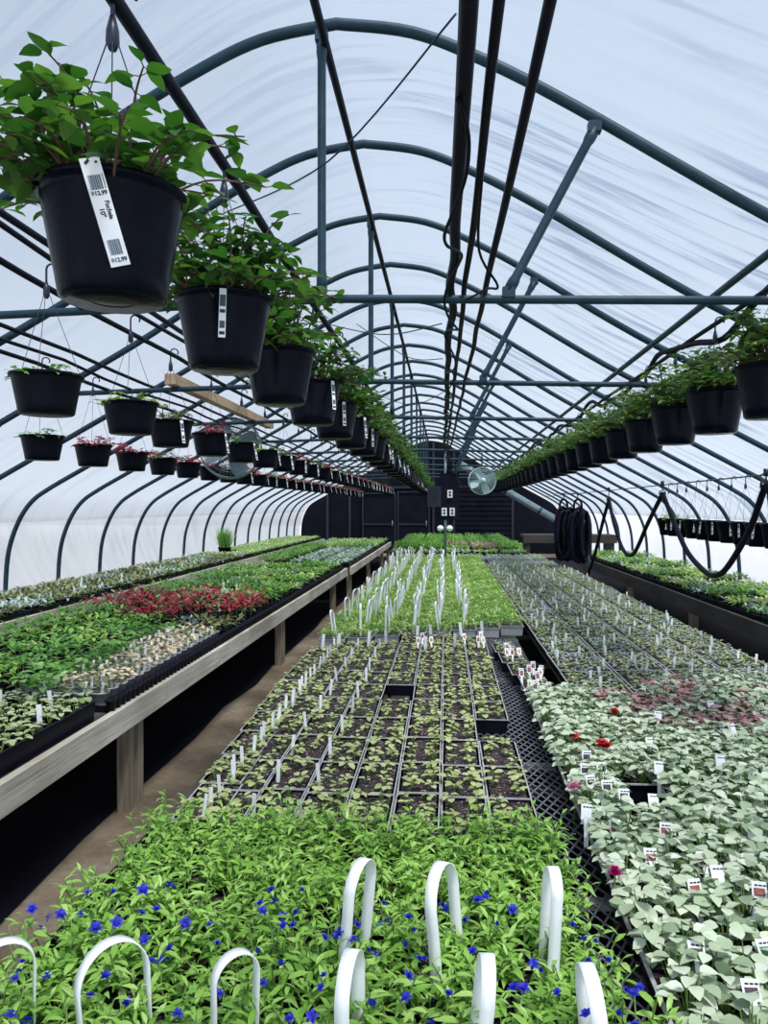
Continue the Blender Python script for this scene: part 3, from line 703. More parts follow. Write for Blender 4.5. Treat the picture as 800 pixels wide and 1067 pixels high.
# red picture tags in packs at the head of the mesh gap
q = 0
for (x0, y0) in ((.50, 3.80), (.46, 4.25), (.42, 4.85), (.2, 5.3), (-.12, 5.15)):
    for k in range(6 if x0 > .3 else 4):
        q += 1; pic_tag(x0 + rnd.uniform(-.07, .07), y0 + rnd.uniform(-.15, .15), ZB + .05, f'red-photo tag at the head of the mesh gap, {nth(q)} from the front', 'pic_red', 'red picture tags at the head of the gap', rnd.uniform(-.15, .15), .026, .045)
for i, (x, y) in enumerate(((.485, 3.86), (.485, 4.18), (.45, 4.52), (.42, 4.86), (.40, 5.2))):
    t = thing('seedling_pack', f'seedling pack with red picture tags at the right of the gap, {nth(i + 1)} from the front', 'plant pack', (x, y, ZB), .02, 'packs at the head of the mesh gap')
    part('tray', seed_tray, t); part('soil', seed_soil, t)
    for a in range(2):
        for c in range(4): part('seedling', rnd.choice(SEEDG if i else VPK), t, ((a - .5) * .072, (c - 1.5) * .07, SH - .007), (0, 0, rnd.uniform(0, 6)), 1. if i else .6)
# tagged flats
TW, TD = .31, .54
t_tray = tray_mesh(TW, TD, .06, .007, (4, 6)); t_soil = soil_mesh(TW - .03, TD - .03, .053)
TF = [carpet(160 + i, M['seedgreen'], TW * .92, TD * .94, 54, .027, .035, (.0, .7), .7, M['silver'], .3, 6) for i in range(4)]
for i in range(4):
    for j in range(16):
        x = .655 + .3235 * (i + .5) + .0; y = 3.95 + .05 * i + .548 * (j + .5)
        if y > 12.5: continue
        t = thing('tagged_flat', f'flat of small grey-green tagged seedlings, {nth(i + 1)} column right of the handles, {nth(j + 1)} row', 'plant flat', (x, y, ZB), rnd.uniform(-.01, .01), 'tagged seedling flats on the centre bench')
        part('tray', t_tray, t); part('soil', t_soil, t); part('foliage', TF[(i + j * 3) % 4], t, (0, 0, .05), (0, 0, PI * rnd.randint(0, 1)))
        for q in range(3 if j < 8 else 2):
            put_tag(x + rnd.uniform(-.13, .13), y + (q - 1) * .17 + rnd.uniform(-.06, .06), ZB + .06, f'{("nearest", "middle", "farthest")[q]} white tag of the {nth(j + 1)} flat from front, {nth(i + 1)} column right of handles', 'white tags in the tagged flats', STAKE_W, .62)
# the pale flats behind the handled packs and the lush flats on the farthest bench
PF = [carpet(180 + i, M['silver'], .5, .5, 36, .05, .06, (.1, .8), .5, M['lime'], .4, 5) for i in range(2)]
p_tray = tray_mesh(.54, .54, .06, .007, (3, 3), [M['greytray'], M['greytray']])
for i in range(5):
    for j in range(2 if i < 3 else 3):
        if i >= 3 and j == 0: y = 13.0
        else: y = 14.35 + .55 * (j - (i >= 3)) - .1
        t = thing('pale_flat', f'pale silvery flat at back of centre bench, {nth(i + 1)} from the left, {nth(j + 1)} row', 'plant flat', (-.65 + .56 * i, y, ZB), 0, 'pale flats at the back of the centre bench')
        part('tray', p_tray, t); part('foliage', PF[(i + j) % 2], t, (0, 0, .045))
GF = {k: [carpet(200 + i + n * 7, M[k], .5, .5, 30, .07, h, (.2, 1.1), .45, M[k2], .3, 7) for i in range(2)] for n, (k, k2, h) in enumerate((('green', 'lime', .15), ('lime', 'silver', .08), ('pink', 'green', .13), ('silver', 'green', .06), ('mixed', 'silver', .06), ('tan', 'mixed', .06), ('red', 'mixed', .16)))}
f_tray = tray_mesh(.54, .54, .06, .007, (3, 3), [M['tray'], M['tray']])
def flat(label, group, x, y, z, kind, rz=0., sz=1.):
    t = thing('plant_flat', label, 'plant flat', (x, y, z), rz, group)
    part('tray', f_tray, t); f = rnd.choice(GF[kind]); part('foliage', f, t, (0, 0, .045), (0, 0, PI * .5 * rnd.randint(0, 3)), (1, 1, sz)); return t
for i in range(5):
    for j in range(14):
        x, y = -.86 + .56 * i, 15.65 + .57 * j; kind = 'lime' if j == 0 else 'pink' if (i == 3 and j in (1, 2)) or (i == 2 and j == 2) else 'green'
        flat(f'flat of {dict(lime="low lime", pink="pink-flowered", green="tall green")[kind]} plants, farthest centre bench, {nth(i + 1)} from the left, {nth(j + 1)} row', 'flats on the farthest centre bench', x, y, .64, kind, 0, 1.3 if kind == 'green' and j < 3 and i != 2 else 1.35 if kind == 'pink' else 1.)

# ---- left benches
LK = {'tan': 'tan', 'green': 'fresh green', 'red': 'crimson', 'lime': 'lime', 'silver': 'silvery', 'mixed': 'bronze-green', 'pink': 'pink'}
for i in range(3):
    for j in range(17):
        x, y = -1.99 - .565 * i, 3.95 + .565 * (j) - .35 * (i > 0)
        if i == 0 and j == 0: continue
        if y > 12.5: continue
        if i == 0 and y < 5.9: continue        # pots stand here
        if 5.95 < y < 7.9 and (i < 2 or y > 6.6): kind = 'red' if not (i == 0 and 6.2 < y < 6.4) else 'mixed'
        elif y <= 6.6: kind = 'green'
        elif y < 10: kind = 'green' if (i + j) % 3 else 'lime'
        else: kind = 'lime' if j % 2 else 'green'
        flat(f'flat of {LK[kind]} plants, near left bench, {nth(i + 1)} back from the aisle, {nth(j + 1)} along', 'flats on the near left bench', x, y, .60, kind, 0, .9 if kind == 'green' else 1.)
for i in range(3):
    for j in range(16):
        x, y = -1.93 - .565 * i, 13.3 + .57 * j
        kind = 'silver' if 13 < y < 17.5 and i < 2 else 'green' if y < 18 else 'lime'
        flat(f'flat of {LK[kind]} plants, far left bench, {nth(i + 1)} back from the aisle, {nth(j + 1)} along', 'flats on the far left bench', x, y, .60, kind)
for i in range(2):
    for j in range(37):
        x, y = -4.29 - .545 * i, 3.4 + .57 * j
        if i == 1 and abs(y - 16.3) < .45: continue
        kind = 'mixed' if y < 15 else 'lime'
        if y < 15 and (j * 5 + i * 3) % 7 == 0: kind = 'silver'
        flat(f'flat of {LK[kind]} plants by the left plastic wall, {("aisle", "wall")[i]} side, {nth(j + 1)} along', 'flats along the left wall', x, y, .58, kind)
# near flat of seedlings on the left bench
nf_tray = tray_mesh(.56, 1.0, .10, .008, (6, 10), [M['tray'], M['tray']]); nf_soil = soil_mesh(.53, .97, .075)
t = thing('seedling_flat', 'deep black flat of grey-green seedlings at the near end of the left bench', 'plant flat', (-1.985, 3.1, .60))
part('tray', nf_tray, t); part('soil', nf_soil, t)
for i in range(8):
    for j in range(12):
        part('seedling', rnd.choice(SEEDG), t, (-.245 + .07 * i + rnd.uniform(-.015, .015), -.45 + .082 * j + rnd.uniform(-.015, .015), .075), (0, 0, rnd.uniform(0, 6)), rnd.uniform(1.3, 2.0))
t = thing('seedling_flat', 'black flat of grey-green seedlings behind the deep flat, left bench', 'plant flat', (-2.58, 2.95, .60))
part('tray', nf_tray, t); part('soil', nf_soil, t)
for i in range(8):
    for j in range(12):
        part('seedling', rnd.choice(SEEDG), t, (-.245 + .07 * i + rnd.uniform(-.015, .015), -.45 + .082 * j + rnd.uniform(-.015, .015), .075), (0, 0, rnd.uniform(0, 6)), rnd.uniform(1.3, 2.))
for q, (x, y) in enumerate(((-1.86, 3.45), (-2.08, 3.0), (-1.98, 2.85), (-2.12, 3.45), (-2.2, 3.2), (-1.78, 3.2))):
    put_tag(x, y, .69, f'white tag in the deep black flat on the left bench, {nth(q + 1)} one', 'white tags in the deep black flat', STAKE_W, .9)
# small smoke-grey pots of tan plants with tags, in a carrier along the aisle edge
b = MB(); b.lathe([(.036, 0), (.046, .07), (.050, .07), (.050, .078), (.044, .078), (.040, .06)], 14); b.lathe([(.0, .062), (.041, .062)], 14, 1); b.lathe([(0, .001), (.036, .001)], 14)
SPOT = b.mesh('small_pot', [M['clearpot'], M['soil']])
TANP = [varplant(240 + i, M['tan'], 11, .038, .045, .075) for i in range(3)] + [varplant(250 + i, M['mixed'], 11, .038, .045, .07) for i in range(2)]
GRN = [varplant(260 + i, M['green'], 15, .05, .06, .09) for i in range(3)]
b = MB(); b.box(-.28, .28, -1.05, 1.05, 0, .012)
for x in (-.28, .275): b.box(x, x + .005, -1.05, 1.05, .012, .035)
for y in (-1.05, 1.045): b.box(-.275, .275, y, y + .005, .012, .035)
CAR = b.mesh('carrier', M['tray'], False)
tag(part('pot_carrier', CAR, None, (-1.985, 4.78, .60)), 'shallow black carrier tray holding the tan potted plants', 'tray')
q = 0
for j in range(19):
    for i in range(5):
        x, y = -1.785 - .105 * i + rnd.uniform(-.004, .004), 3.80 + .107 * j + rnd.uniform(-.004, .004)
        if y > 4.7 + .25 * i: pass
        q += 1
        t = thing('potted_plant', f'small grey pot of {"tan" if i < 4 else "green"} leaves, {nth(i + 1)} from aisle edge, {nth(j + 1)} row back', 'potted plant', (x, y, .614), rnd.uniform(0, 6.28), 'small pots along the left aisle')
        part('pot', SPOT, t); part('plant', rnd.choice(TANP) if i < 3 or (i == 3 and rnd.random() < .5) else rnd.choice(GRN), t, (0, 0, .06), (0, 0, 0), rnd.uniform(.85, 1.15))
        if i < 4 and rnd.random() < .85 and y < 5.7:
            put_tag(x + .02, y - .02, .68, f'white tag in grey pot, {nth(i + 1)} from aisle edge, {nth(j + 1)} row from the front', 'white tags in the small pots', STAKE_W, .66, .25)
# empty black cell strips along the aisle edge
b = MB()
for k in range(9): b.lathe([(.020, 0), (.027, .05), (.031, .05), (.031, .055), (.026, .055), (.022, .01), (0, .008)], 10, 0, (0, -.252 + .063 * k, 0))
STRIP = b.mesh('cells', M['tray'])
for j in range(15):
    o = part('cell_strip', STRIP, None, (-1.695, 3.98 + .572 * j, .612)); tag(o, f'black strip of empty cells on the left bench edge, {nth(j + 1)} from the front', 'cell strip', 'empty cell strips along the left bench edge')
# ornamental grass in a pot near the left wall
t = thing('grass_pot', 'pot of tall thin grass standing out against the left plastic wall', 'potted plant', (-4.83, 16.3, .58))
b = MB(); b.lathe([(0, 0), (.10, 0), (.14, .16), (.15, .16), (.15, .18), (.135, .18), (.12, .14), (0, .14)], 18); part('pot', b.mesh('pot', M['potA']), t); part('foliage', grass(5), t, (0, 0, .14))
# tags sprinkled in left flats
for q in range(16):
    put_tag(-4.12 - rnd.uniform(0, .3), 5.2 + q * .52, .67, f'white tag in the flats by the left wall, {nth(q + 1)} from the front', 'white tags along the left wall', STAKE_W, .8)
for q in range(12):
    put_tag(-2.3 - rnd.uniform(0, .4), 8.2 + q * .12, .69, f'white tag behind the crimson plants on the left bench, {nth(q + 1)} from the front', 'white tags behind the crimson plants', STAKE_W, .9)
# ---- right bench
for i in range(2):
    for j in range(22):
        x, y = 3.10 + .57 * i, 3.95 + .572 * j
        kind = 'silver' if (i == 0 and j in (3, 5, 6, 9)) else 'lime' if (i + j) % 4 else 'green'
        flat(f'flat of {LK[kind]} plants on the right bench, {("aisle", "wall")[i]} side, {nth(j + 1)} along', 'flats on the right bench', x, y, .60, kind, 0, .9)

# ------------------------------------------------------------------ hanging baskets
b = MB()
PR = [(0, -.215), (.098, -.215), (.106, -.208), (.112, -.17), (.139, -.02), (.141, -.008), (.150, -.008), (.152, 0), (.150, .004), (.141, .002), (.134, -.03), (.0, -.032)]
b.lathe(PR[:-1], 36); b.lathe([(.04, -.2155), (.088, -.2155), (.088, -.213)], 36)
POT = b.mesh('pot', M['pot']); b2 = MB(); b2.lathe([(0, -.168), (.106, -.168), (.113, -.162), (.118, -.13), (.139, -.02), (.141, -.010), (.150, -.010), (.152, 0), (.150, .004), (.141, .002), (.134, -.03)], 30); POTA = b2.mesh('pot', M['potA'])
b = MB(); b.lathe([(.136, -.03), (.09, -.024), (0, -.02)], 24); PSOIL = b.mesh('soil', M['soil'])
def hanger_mesh(top):
    """three wires from the rim to a hub with a hook over the pipe"""
    b = MB()
    for k in range(3):
        a = k * 2 * PI / 3 + .5; b.tube([(math.cos(a) * .143, math.sin(a) * .143, -.01), (math.cos(a) * .146, math.sin(a) * .146, .004), (math.cos(a) * .012, math.sin(a) * .012, top - .11)], .0014, 4)
    b.tube([(0, 0, top - .13), (0, 0, top - .115), (0, 0, top - .09), (0, 0, top - .06)], [.008, .014, .013, .006], 8)
    hk = [(0, 0, top - .07), (0, 0, top - .03)] + [(.024 - .024 * math.cos(a), 0, top - .005 + .024 * math.sin(a)) for a in [x * PI / 6 for x in range(0, 8)]]
    b.tube(hk, .0045, 6); return b.mesh('hanger', M['wire'])
strap = MB()
strap.v = [(-.014, 0, 0), (.014, 0, 0), (.014, .001, 0), (-.014, .001, 0)]
def tagstrap(w=.02, L=.15):
    b = MB(); b.box(-w / 2, w / 2, -.0008, .0008, -L, 0); b.box(-w * .42, w * .42, -.0016, -.0009, -.055, -.02, 1); b.box(-w * .36, w * .36, -.0016, -.0009, -L + .028, -L + .05, 1)
    b.box(-w * .38, w * .38, -.0016, -.0009, -.075, -.065, 2); b.box(-w * .38, w * .38, -.0016, -.0009, -L + .008, -L + .018, 2)
    return b.mesh('price_tag', [M['white'], M['bar_ink'], M['ink']], False)
PTAG = tagstrap()
FU = [fuchsia(300 + i, 56, .15, .175, .05, None, .5) for i in range(4)]
FUL = [fuchsia(320 + i, 95, .17, .20, .05, [M['bask'], M['fuchstem']], .5) for i in range(3)]
LOWG = [fuchsia(340 + i, 12, .10, .09, .042, [M[k], M['fuchstem']], .6) for i, k in enumerate(('green', 'lime', 'mixed', 'red'))]
LOWR = [fuchsia(360 + i, 26, .13, .09, .036, [M[k], M['fuchstem']], .7) for i, k in enumerate(('red', 'mixed', 'red'))]
HANG = {}
def hanger(top):
    k = round(top, 2)
    if k not in HANG: HANG[k] = hanger_mesh(k)
    return HANG[k]
def basket(x, y, z, top, label, group, pot, fol, rz=0., fs=1., tagrot=None, sc=1.):
    t = thing('hanging_basket', label, 'hanging basket', (x, y, z), rz, group)
    part('pot', pot, t, sca=sc); part('soil', PSOIL, t, sca=sc)
    if fol: part('plant', fol, t, (0, 0, -.012), (0, 0, rnd.uniform(0, 6.28)), fs)
    part('hanger', hanger(top - z), t)
    if tagrot is not None:
        a = tagrot; p = Vector((math.sin(a) * .153, -math.cos(a) * .153, -.005))
        part('price_tag', PTAG, t, p, (-.19, rnd.uniform(-.12, .12), a))
    return t
# first basket carries the large readable tag
R24 = math.radians(22)
k = 0
for k in range(32):
    y = 1.51 + .785 * k
    fs = (1.28, 1.3, 1.3, 1.3)[k] if k < 4 else rnd.uniform(1.15, 1.35)
    t = basket(-.68, y, 2.285, 2.715, f'black hanging basket of leafy fuchsia, row left of the cables, {nth(k + 1)} nearest', 'lush baskets left of the cables', POT, FU[k % 4], math.atan2(.68, y), (1.28, 1.28, 1.04) if k == 0 else fs, None if k in (0, 2) else -.02 if k == 1 else rnd.choice((.1, .35, .55, .7)))
    if k == 0:
        t['label'] = 'nearest black hanging basket of fuchsia, white strip tag on its front'
        p0, p1 = Vector((-.042, -.154, .008)), Vector((.014, -.137, -.180)); dn = (p1 - p0); L = dn.length; dn.normalize()
        nrm = Vector((0, -1, 0)); nrm = (nrm - dn * nrm.dot(dn)).normalized(); rt = dn.cross(nrm) * -1
        if rt.x < 0: rt = -rt
        up = -dn; back = rt.cross(up)                     # back points out of the tag face
        if back.dot(nrm) < 0: rt = -rt; back = rt.cross(up)
        w = .036; b = MB(); b.box(-w / 2, w / 2, -L, 0, -.0008, .0004)
        pt = part('price_tag', b.mesh('price_tag', M['white'], False), t)
        pt.matrix_local = Matrix(((rt.x, up.x, back.x, p0.x), (rt.y, up.y, back.y, p0.y), (rt.z, up.z, back.z, p0.z), (0, 0, 0, 1)))
        b = MB(); b.tube([(-.010, -.010, .0006), (-.002, -.004, .0006)], .0028, 6); b.tube([(.008, -.010, .0006), (.012, -.008, .0006)], .0022, 6); part('punch_hole', b.mesh('punch_hole', M['ink'], False), pt)
        for nm, (yy, hh) in (('barcode', (-.044, .026)), ('barcode', (-L + .035, .028))):
            b = MB(); r = random.Random(4); xx = -.012
            while xx < .010:
                ww = r.choice((.0008, .0014, .002)); b.box(xx, xx + ww, yy - hh / 2, yy + hh / 2, .0005, .0009); xx += ww + r.choice((.0005, .0009))
            part(nm, b.mesh('barcode', M['bar_ink'], False), pt)
        b = MB(); b.box(.0135, .0150, -.056, -.030, .0005, .0009); part('print_line', b.mesh('print_line', M['ink'], False), pt)
        for txt, (tx, ty), sz, rr in (('$12.99', (0, -.069), .0105, 0), ('$12.99', (0, -L + .006), .0105, 0), ('Fuchsia', (.0085, -.078), .0115, -PI / 2), ('10"', (-.0045, -.090), .0125, -PI / 2)):
            cu = bpy.data.curves.new('lettering', 'FONT'); cu.body = txt; cu.size = sz; cu.extrude = .0002; cu.offset = .0004; cu.materials.append(M['ink'])
            cu.align_x = 'CENTER' if rr == 0 else 'LEFT'; cu.align_y = 'BOTTOM' if rr == 0 else 'CENTER'
            tmp = bpy.data.objects.new('tmp', cu); C.objects.link(tmp); me = bpy.data.meshes.new_from_object(tmp.evaluated_get(bpy.context.evaluated_depsgraph_get())); bpy.data.objects.remove(tmp); o = part('lettering', me, pt); o.location = (tx, ty, .0008); o.rotation_euler = (0, 0, rr)
for k in range(25):
    y = 3.12 + .87 * k - .0
    fol = LOWG[k % 4] if k < 8 else (LOWR + LOWG)[k % 7]
    basket(-1.80 + (.10 if k < 2 else 0), y, 2.21, 2.665, f'black hanging pot with a low plant in the middle left row, {nth(k + 1)} nearest', 'sparse baskets in the middle left row', POTA, fol, .3, 1., None if k < 2 else rnd.choice((.5, .75, .95)))
for k in range(27):
    y = 4.18 + .79 * k
    fol = LOWG[(k + 3) % 4] if k < 2 else LOWR[k % 3]
    basket(-2.72 - .02 * min(k, 5), y, 2.13, 2.645, f'black hanging pot under the left roof slope, {nth(k + 1)} nearest of that row', 'baskets in the outer left row', POTA, fol, .4, 1., None if k < 8 else rnd.choice((.5, .9)), .97)
for k in range(27):
    y = 3.02 + .765 * k
    basket(1.56, y, 2.32, 2.725, f'black hanging basket of bushy green plants in the right row, {nth(k + 1)} nearest', 'lush baskets in the right row', POT, FUL[k % 3] if k < 14 else FUL[k % 3], -.35, rnd.uniform(1.1, 1.3), None, 1.14)
for k in range(16):
    y = 7.6 + .40 * k
    if k > 9: break
    basket(3.2, y, 1.48, 1.97, f'empty black pot with pale straps hanging low by the right wall, {nth(k + 1)} nearest', 'low pots by the right wall', POT, LOWG[k % 4] if k in (9, 8) else None, -.5, 1., -.3 if k % 3 else .1, 1.1)
straight('support_wire', 3.2, 1.975, 4.5, 14.5, .004, M['wire'], 'thin wire carrying the low pots by the right wall', 'wire')

# wavy hose strapped to the right basket pipe
pts = []
for i in range(60):
    y = .4 + i * .41; pts.append((1.58 + .03 * math.sin(i * .9), y, 2.72 + .05 * math.sin(i * 1.05) + (-.06 if i % 4 == 2 else 0.)))
b = MB(); b.tube(smooth_path(pts, 5), .019, 8); tag(part('supply_hose', b.mesh('hose', M['cable'])), 'wavy black hose strapped along the right basket pipe', 'hose')

# ------------------------------------------------------------------ centre cables and the electrical post
def cable(name, pts, r, label):
    b = MB(); b.tube(smooth_path(pts, 6), r, 8); return tag(part(name, b.mesh(name, M['cable'])), label, 'cable', 'cables under the ridge')
def run(x0, x1, seed, amp, z0=2.70, yend=13.3):
    r = random.Random(seed); pts = []
    for i in range(34):
        y = -.6 + i * (yend + .6) / 33; f = i / 33
        on = abs(((y / RS) - 3) / 2 - round(((y / RS) - 3) / 2))          # 0 at a tie bar
        pts.append((x0 + (x1 - x0) * f + r.uniform(-amp, amp) * (1 if y > 3.5 else .5), y, z0 - .05 * on - r.uniform(0, amp) * (1 if y > 4 else .3)))
    return pts
cable('overhead_cable', run(.055, -.02, 1, .012), .021, 'thickest black cable under the ridge, leftmost of the three')
cable('overhead_cable', run(.125, .025, 2, .006), .013, 'middle black cable of the three running under the ridge')
cable('overhead_cable', run(.235, .085, 3, .006), .014, 'rightmost black cable of the three running under the ridge')
pts = []
for i in range(70):
    y = 1.9 + i * .165; s = i * 1.1; pts.append((.03 + .035 * math.sin(s) + .0 * y, y, 2.645 + .05 * math.cos(s * .73) - .03))
cable('thin_lead', pts, .006, 'thin looping black lead wound loosely around the overhead cables')
pts = [(.11, 2.35, 2.65), (.12, 2.75, 2.57), (.2, 2.95, 2.50), (.17, 3.2, 2.56), (.1, 3.66, 2.64)]
cable('thin_lead', pts, .005, 'short thin lead drooping between the two right overhead cables')
# slack wires from cables to ridge
for q, (p, m_, e) in enumerate((((.03, 2.25, 3.10), (-.45, 2.9, 2.98), (-1.05, 3.55, 3.05)), ((-.02, 4.2, 2.66), (-.4, 4.7, 2.72), (-.95, 5.2, 2.95)), ((-.02, 5.2, 2.66), (-.3, 5.8, 2.8), (-.75, 6.4, 3.2)), ((-.02, 6.6, 2.64), (-.35, 7.2, 2.62), (-.9, 7.9, 2.9)), ((-.02, 8.6, 2.64), (-.4, 9.2, 2.7), (-1.0, 9.8, 3.0)))):
    b = MB(); b.tube(smooth_path([p, m_, e], 8), .0035, 5); tag(part('slack_wire', b.mesh('slack_wire', M['wire'])), f'thin slack wire looping left from the overhead cables, {nth(q + 1)} nearest', 'wire', 'slack wires under the ridge')
t = thing('electrical_post', 'dark post with outlet boxes, switch panel and two round lights', 'electrical post', (0, 13.6, ZB))
Z0 = ZB
b = MB(); b.tube([(0, 0, 0), (0, 0, 2.02)], .022, 10); b.box(-.06, .06, -.05, .05, 0, .01); part('pole', b.mesh('pole', M['duct']), t)
b = MB(); b.box(-.10, .24, -.03, .03, .78, 1.62); part('back_board', b.mesh('back_board', M['enddoor'], False), t)
b = MB(); b.box(-.32, -.08, -.09, .02, 1.02, 1.38); part('panel_box', b.mesh('panel_box', M['endtrim'], False), t)
for x, z in ((.08, 1.25), (-.02, .93), (.12, .93)):
    b = MB(); b.box(x - .045, x + .045, -.075, -.03, z - .07, z + .07); ob = part('outlet_box', b.mesh('outlet_box', M['white'], False), t)
    b = MB(); b.box(x - .02, x + .02, -.08, -.0755, z - .045, z - .01); b.box(x - .02, x + .02, -.08, -.0755, z + .01, z + .045); part('socket', b.mesh('socket', M['ink'], False), ob)
for x in (-.09, .075):
    b = MB(); b.lathe([(0, -.055), (.03, -.05), (.055, -.02), (.06, .0), (.055, .02), (.03, .05), (0, .055)], 16, 0, (x, -.06, .635)); lo = part('globe_light', b.mesh('globe_light', M['white']), t)
    b = MB(); b.tube([(x, -.05, .69), (x * .6, -.03, .79)], .012, 6); part('stem', b.mesh('stem', M['cable']), lo)
b = MB()
for q in range(3):
    b.tube(smooth_path([(.02 + q * .03, -.03, 1.62), (.05 + q * .03, -.06, 1.8), (-.02 + q * .03, 0, 1.98), (-.02 + q * .03, -.2, 2.03)], 6), .012, 6)
part('conduit', b.mesh('conduit', M['cable']), t)
pts = [(.16, 13.5, 2.45), (.20, 13.45, 2.15), (.34, 13.3, 1.98), (.48, 13.1, 2.05), (.56, 13.05, 2.1)]
cable('thin_lead', pts, .010, 'grey-black lead looping from the electrical post to the round fan')

# ------------------------------------------------------------------ fans
def fan(label, loc, R, rot, hang_z, mguard, mring, mblade, wires=28, solid=False):
    t = thing('circulation_fan', label, 'fan', loc); e = Euler(rot)
    b = MB(); b.lathe([(R * .99, -.07), (R, -.05), (R, .05), (R * .99, .07), (R * .95, .05), (R * .95, -.05), (R * .99, -.07)], 40); part('housing_ring', b.mesh('ring', mring), t, rot=rot)
    b = MB()
    for side in (-1, 1):
        for q in range(6): rr = R * (.2 + .155 * q); b.tube([(rr * math.cos(a), rr * math.sin(a), side * (.075 + .05 * (1 - (rr / R) ** 2))) for a in [x * 2 * PI / 32 for x in range(33)]], R * .007, 5, 0, False)
        for q in range(wires):
            a = 2 * PI * q / wires; b.tube([(math.cos(a) * R * s, math.sin(a) * R * s, side * (.075 + .05 * (1 - s * s))) for s in (.1, .4, .7, 1.)], R * .006, 4)
    part('wire_guard', b.mesh('guard', mguard), t, rot=rot)
    b = MB()
    for q in range(4):
        a = q * PI / 2 + .4; b.leaf((math.cos(a) * R * .12, math.sin(a) * R * .12, 0), (math.cos(a), math.sin(a), 0), (math.sin(a) * .5, -math.cos(a) * .5, .85), R * .8, R * .62, .0, .0, ((0, .5), (.4, .9), (.8, 1.), (1, .7)))
    part('blade', b.mesh('blade', mblade), t, rot=rot)
    b = MB(); b.lathe([(0, -.09), (R * .2, -.08), (R * .22, 0), (R * .22, .12), (R * .15, .16), (0, .16)], 18); part('motor', b.mesh('motor', mblade), t, rot=rot)
    b = MB(); b.tube([(0, .02, R * .98), (0, .02, hang_z - loc[2])], .012, 6); part('hang_rod', b.mesh('rod', M['rib']), t)
    return t
fan('round pale green fan hanging before the dark end wall', (.62, 13., 2.09), .235, (PI / 2, 0, .12), 2.62, M['fan'], M['fan'], M['fan'])
fan('large wire-guarded fan hanging behind the left basket rows', (-2.48, 8.62, 2.33), .36, (PI / 2 - .1, 0, .25), 2.78, M['wire_pale'], M['duct'], M['fan_dark'], 48)

# plank resting on tie bars
t = thing('timber_plank', 'raw timber plank resting across tie bars above the left baskets', 'plank', (-2.21, 7.7, 2.637))
b = MB(); b.box(-.045, .045, -1.75, 1.75, .0, .085); part('plank', b.mesh('plank', M['plank'], False), t).rotation_euler = (0, 0, 0)

# ------------------------------------------------------------------ hose on the right
HX = 2.1
straight('guide_wire', HX, 1.86, 3.0, 16., .005, M['wire'], 'guide wire above the swagged watering hose on the right', 'wire')
t = thing('watering_hose', 'thick black watering hose hanging in swags along the right aisle', 'hose', (HX, 7.5, 1.8))
def P(y, z, x=0.): return (x, y - 7.5, z - 1.8)
pts = [P(11.3, .66, -.02), P(10.9, .98), P(10.35, 1.45), P(10.02, 1.71), P(9.98, 1.745), P(9.94, 1.71), P(9.7, 1.46), P(9.3, 1.19), P(8.95, 1.095), P(8.6, 1.16), P(8.1, 1.47), P(7.62, 1.74), P(7.56, 1.775), P(7.5, 1.74), P(7.2, 1.52), P(6.8, 1.26), P(6.35, 1.125), P(6.1, 1.115), P(5.85, 1.2), P(5.45, 1.48), P(5.24, 1.72), P(5.17, 1.785), P(5.10, 1.72), P(5.09, 1.3, .02), P(5.1, .8, .04), P(5.05, .4, .02), P(4.9, .06, .05)]
b = MB(); b.tube(smooth_path(pts, 6), .022, 10); part('hose_run', b.mesh('hose_run', M['cable']), t)
for y, z in ((9.98, 1.765), (7.56, 1.795), (5.17, 1.805)):
    b = MB(); b.tube([P(y, z - .03, -.03), P(y, z, -.028), P(y, z + .02, 0), P(y, z, .028), P(y, z - .03, .03)], .006, 6); b.tube([P(y, z + .02), P(y, 1.87)], .006, 6); b.tube([P(y, 1.85), P(y, 1.90)], [.018, .018], 8)
    part('trolley_hook', b.mesh('trolley_hook', M['wire']), t)
t = thing('coiled_hose', 'thick bundle of black hose loops hanging at the aisle end', 'hose', (1.98, 12.1, 1.2))
r = random.Random(21)
for q in range(17):
    cx, cy = -.2 + .025 * q, r.uniform(-.16, .16); top, bot = r.uniform(.34, .46), r.uniform(-.42, -.34); wd = r.uniform(.05, .09); pts = []
    for s in range(25):
        a = 2 * PI * s / 24; zz = (top + bot) / 2 + (top - bot) / 2 * math.cos(a); pts.append((cx + math.sin(a) * wd * 1.2 + r.uniform(-.008, .008), cy + math.sin(a) * wd * r.uniform(.8, 1.2), zz))
    b = MB(); b.tube(pts, .026, 8); part('coil', b.mesh('coil', M['cable']), t)
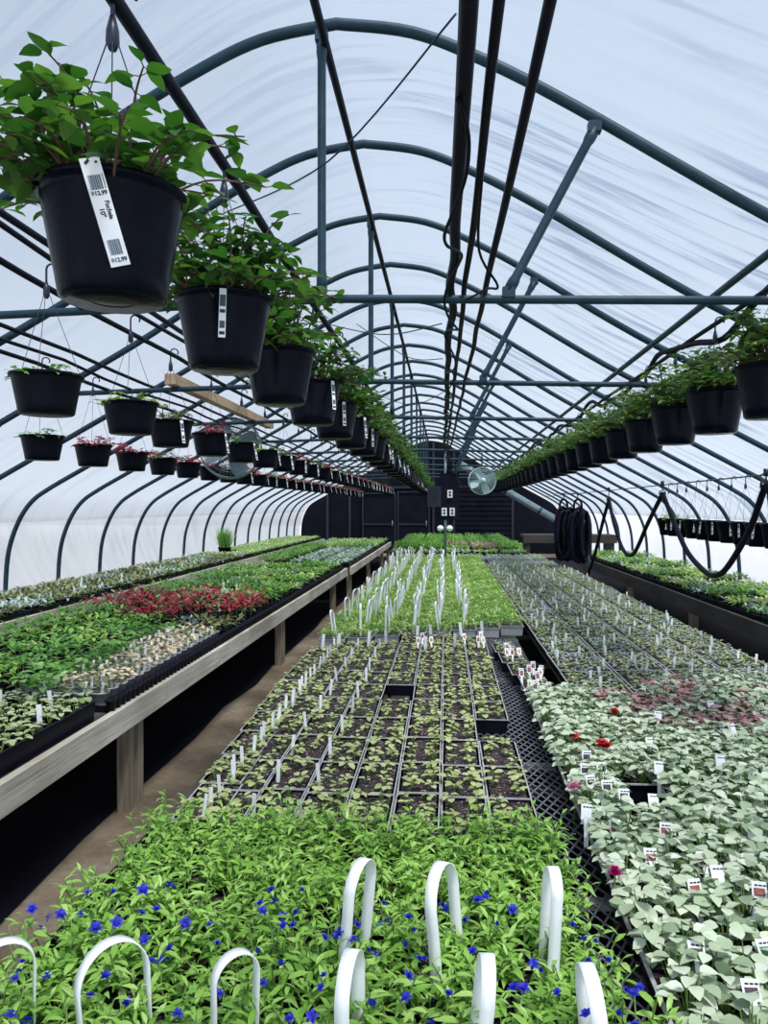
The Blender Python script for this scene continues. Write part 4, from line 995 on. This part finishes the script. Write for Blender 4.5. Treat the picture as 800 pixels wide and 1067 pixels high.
for x in (-.13, .09):
    b = MB(); b.tube(smooth_path([(x - .06, 0, .28), (x - .055, 0, .5), (x, 0, .565), (x + .055, 0, .5), (x + .06, 0, .25), (x + .075, -.02, -.1)], 6), .018, 8); part('arch', b.mesh('arch', M['cable']), t)
    b = MB(); b.tube([(x, 0, .55), (x, 0, .67)], .008, 6); b.tube([(x, 0, .63), (x, 0, .66)], .02, 8); part('trolley_hook', b.mesh('trolley_hook', M['wire']), t)
b = MB(); b.tube([(.20, -.05, .1), (.24, -.06, -.3), (.26, -.08, -.52)], .013, 8); part('lance', b.mesh('lance', M['duct']), t)
b = MB(); b.tube([(-.25, 0, .66), (.2, 0, .66)], .006, 6); part('hook_wire', b.mesh('hook_wire', M['wire']), t)

# ------------------------------------------------------------------ light, world, camera
w = bpy.data.worlds.new('sky'); sc.world = w; w.use_nodes = True; nt = w.node_tree; nt.nodes.clear()
out = nt.nodes.new('ShaderNodeOutputWorld'); bg = nt.nodes.new('ShaderNodeBackground')
tc = N(nt, 'TexCoord'); sp = N(nt, 'SeparateXYZ'); nt.links.new(tc.outputs['Generated'], sp.inputs[0])
c = ramp(nt, sp.outputs[2], [(0., (1., 1., 1.)), (.3, (.62, .67, .73)), (1., (.35, .44, .57))])
nt.links.new(c, bg.inputs[0]); bg.inputs[1].default_value = .78; nt.links.new(bg.outputs[0], out.inputs[0])
sl = bpy.data.lights.new('sun', 'SUN'); sl.energy = 6.6; sl.angle = math.radians(14); sl.color = (1, .97, .92)
so = bpy.data.objects.new('sun', sl); C.objects.link(so)
so.rotation_euler = Vector((-.27, .38, -1.)).to_track_quat('-Z', 'Y').to_euler()
cam = bpy.data.cameras.new('camera'); co = bpy.data.objects.new('camera', cam); C.objects.link(co)
F = 790.
cam.sensor_fit = 'VERTICAL'; cam.sensor_height = 36.; cam.lens = F / 1067 * 36; cam.clip_start = .05; cam.clip_end = 200
th = math.atan(64 / F); ph = math.atan(5.5 / F * math.cos(th))
co.location = (0, 0, 1.65); co.rotation_euler = (PI / 2 - ph, 0, th)
sc.camera = co
vs = sc.view_settings; sc.display_settings.display_device = 'sRGB'
vs.view_transform = 'Standard'; vs.look = 'None'; vs.gamma = 1; vs.use_curve_mapping = False; vs.exposure = .22
sc.cycles.max_bounces = 8; sc.cycles.transparent_max_bounces = 8; sc.cycles.use_denoising = True
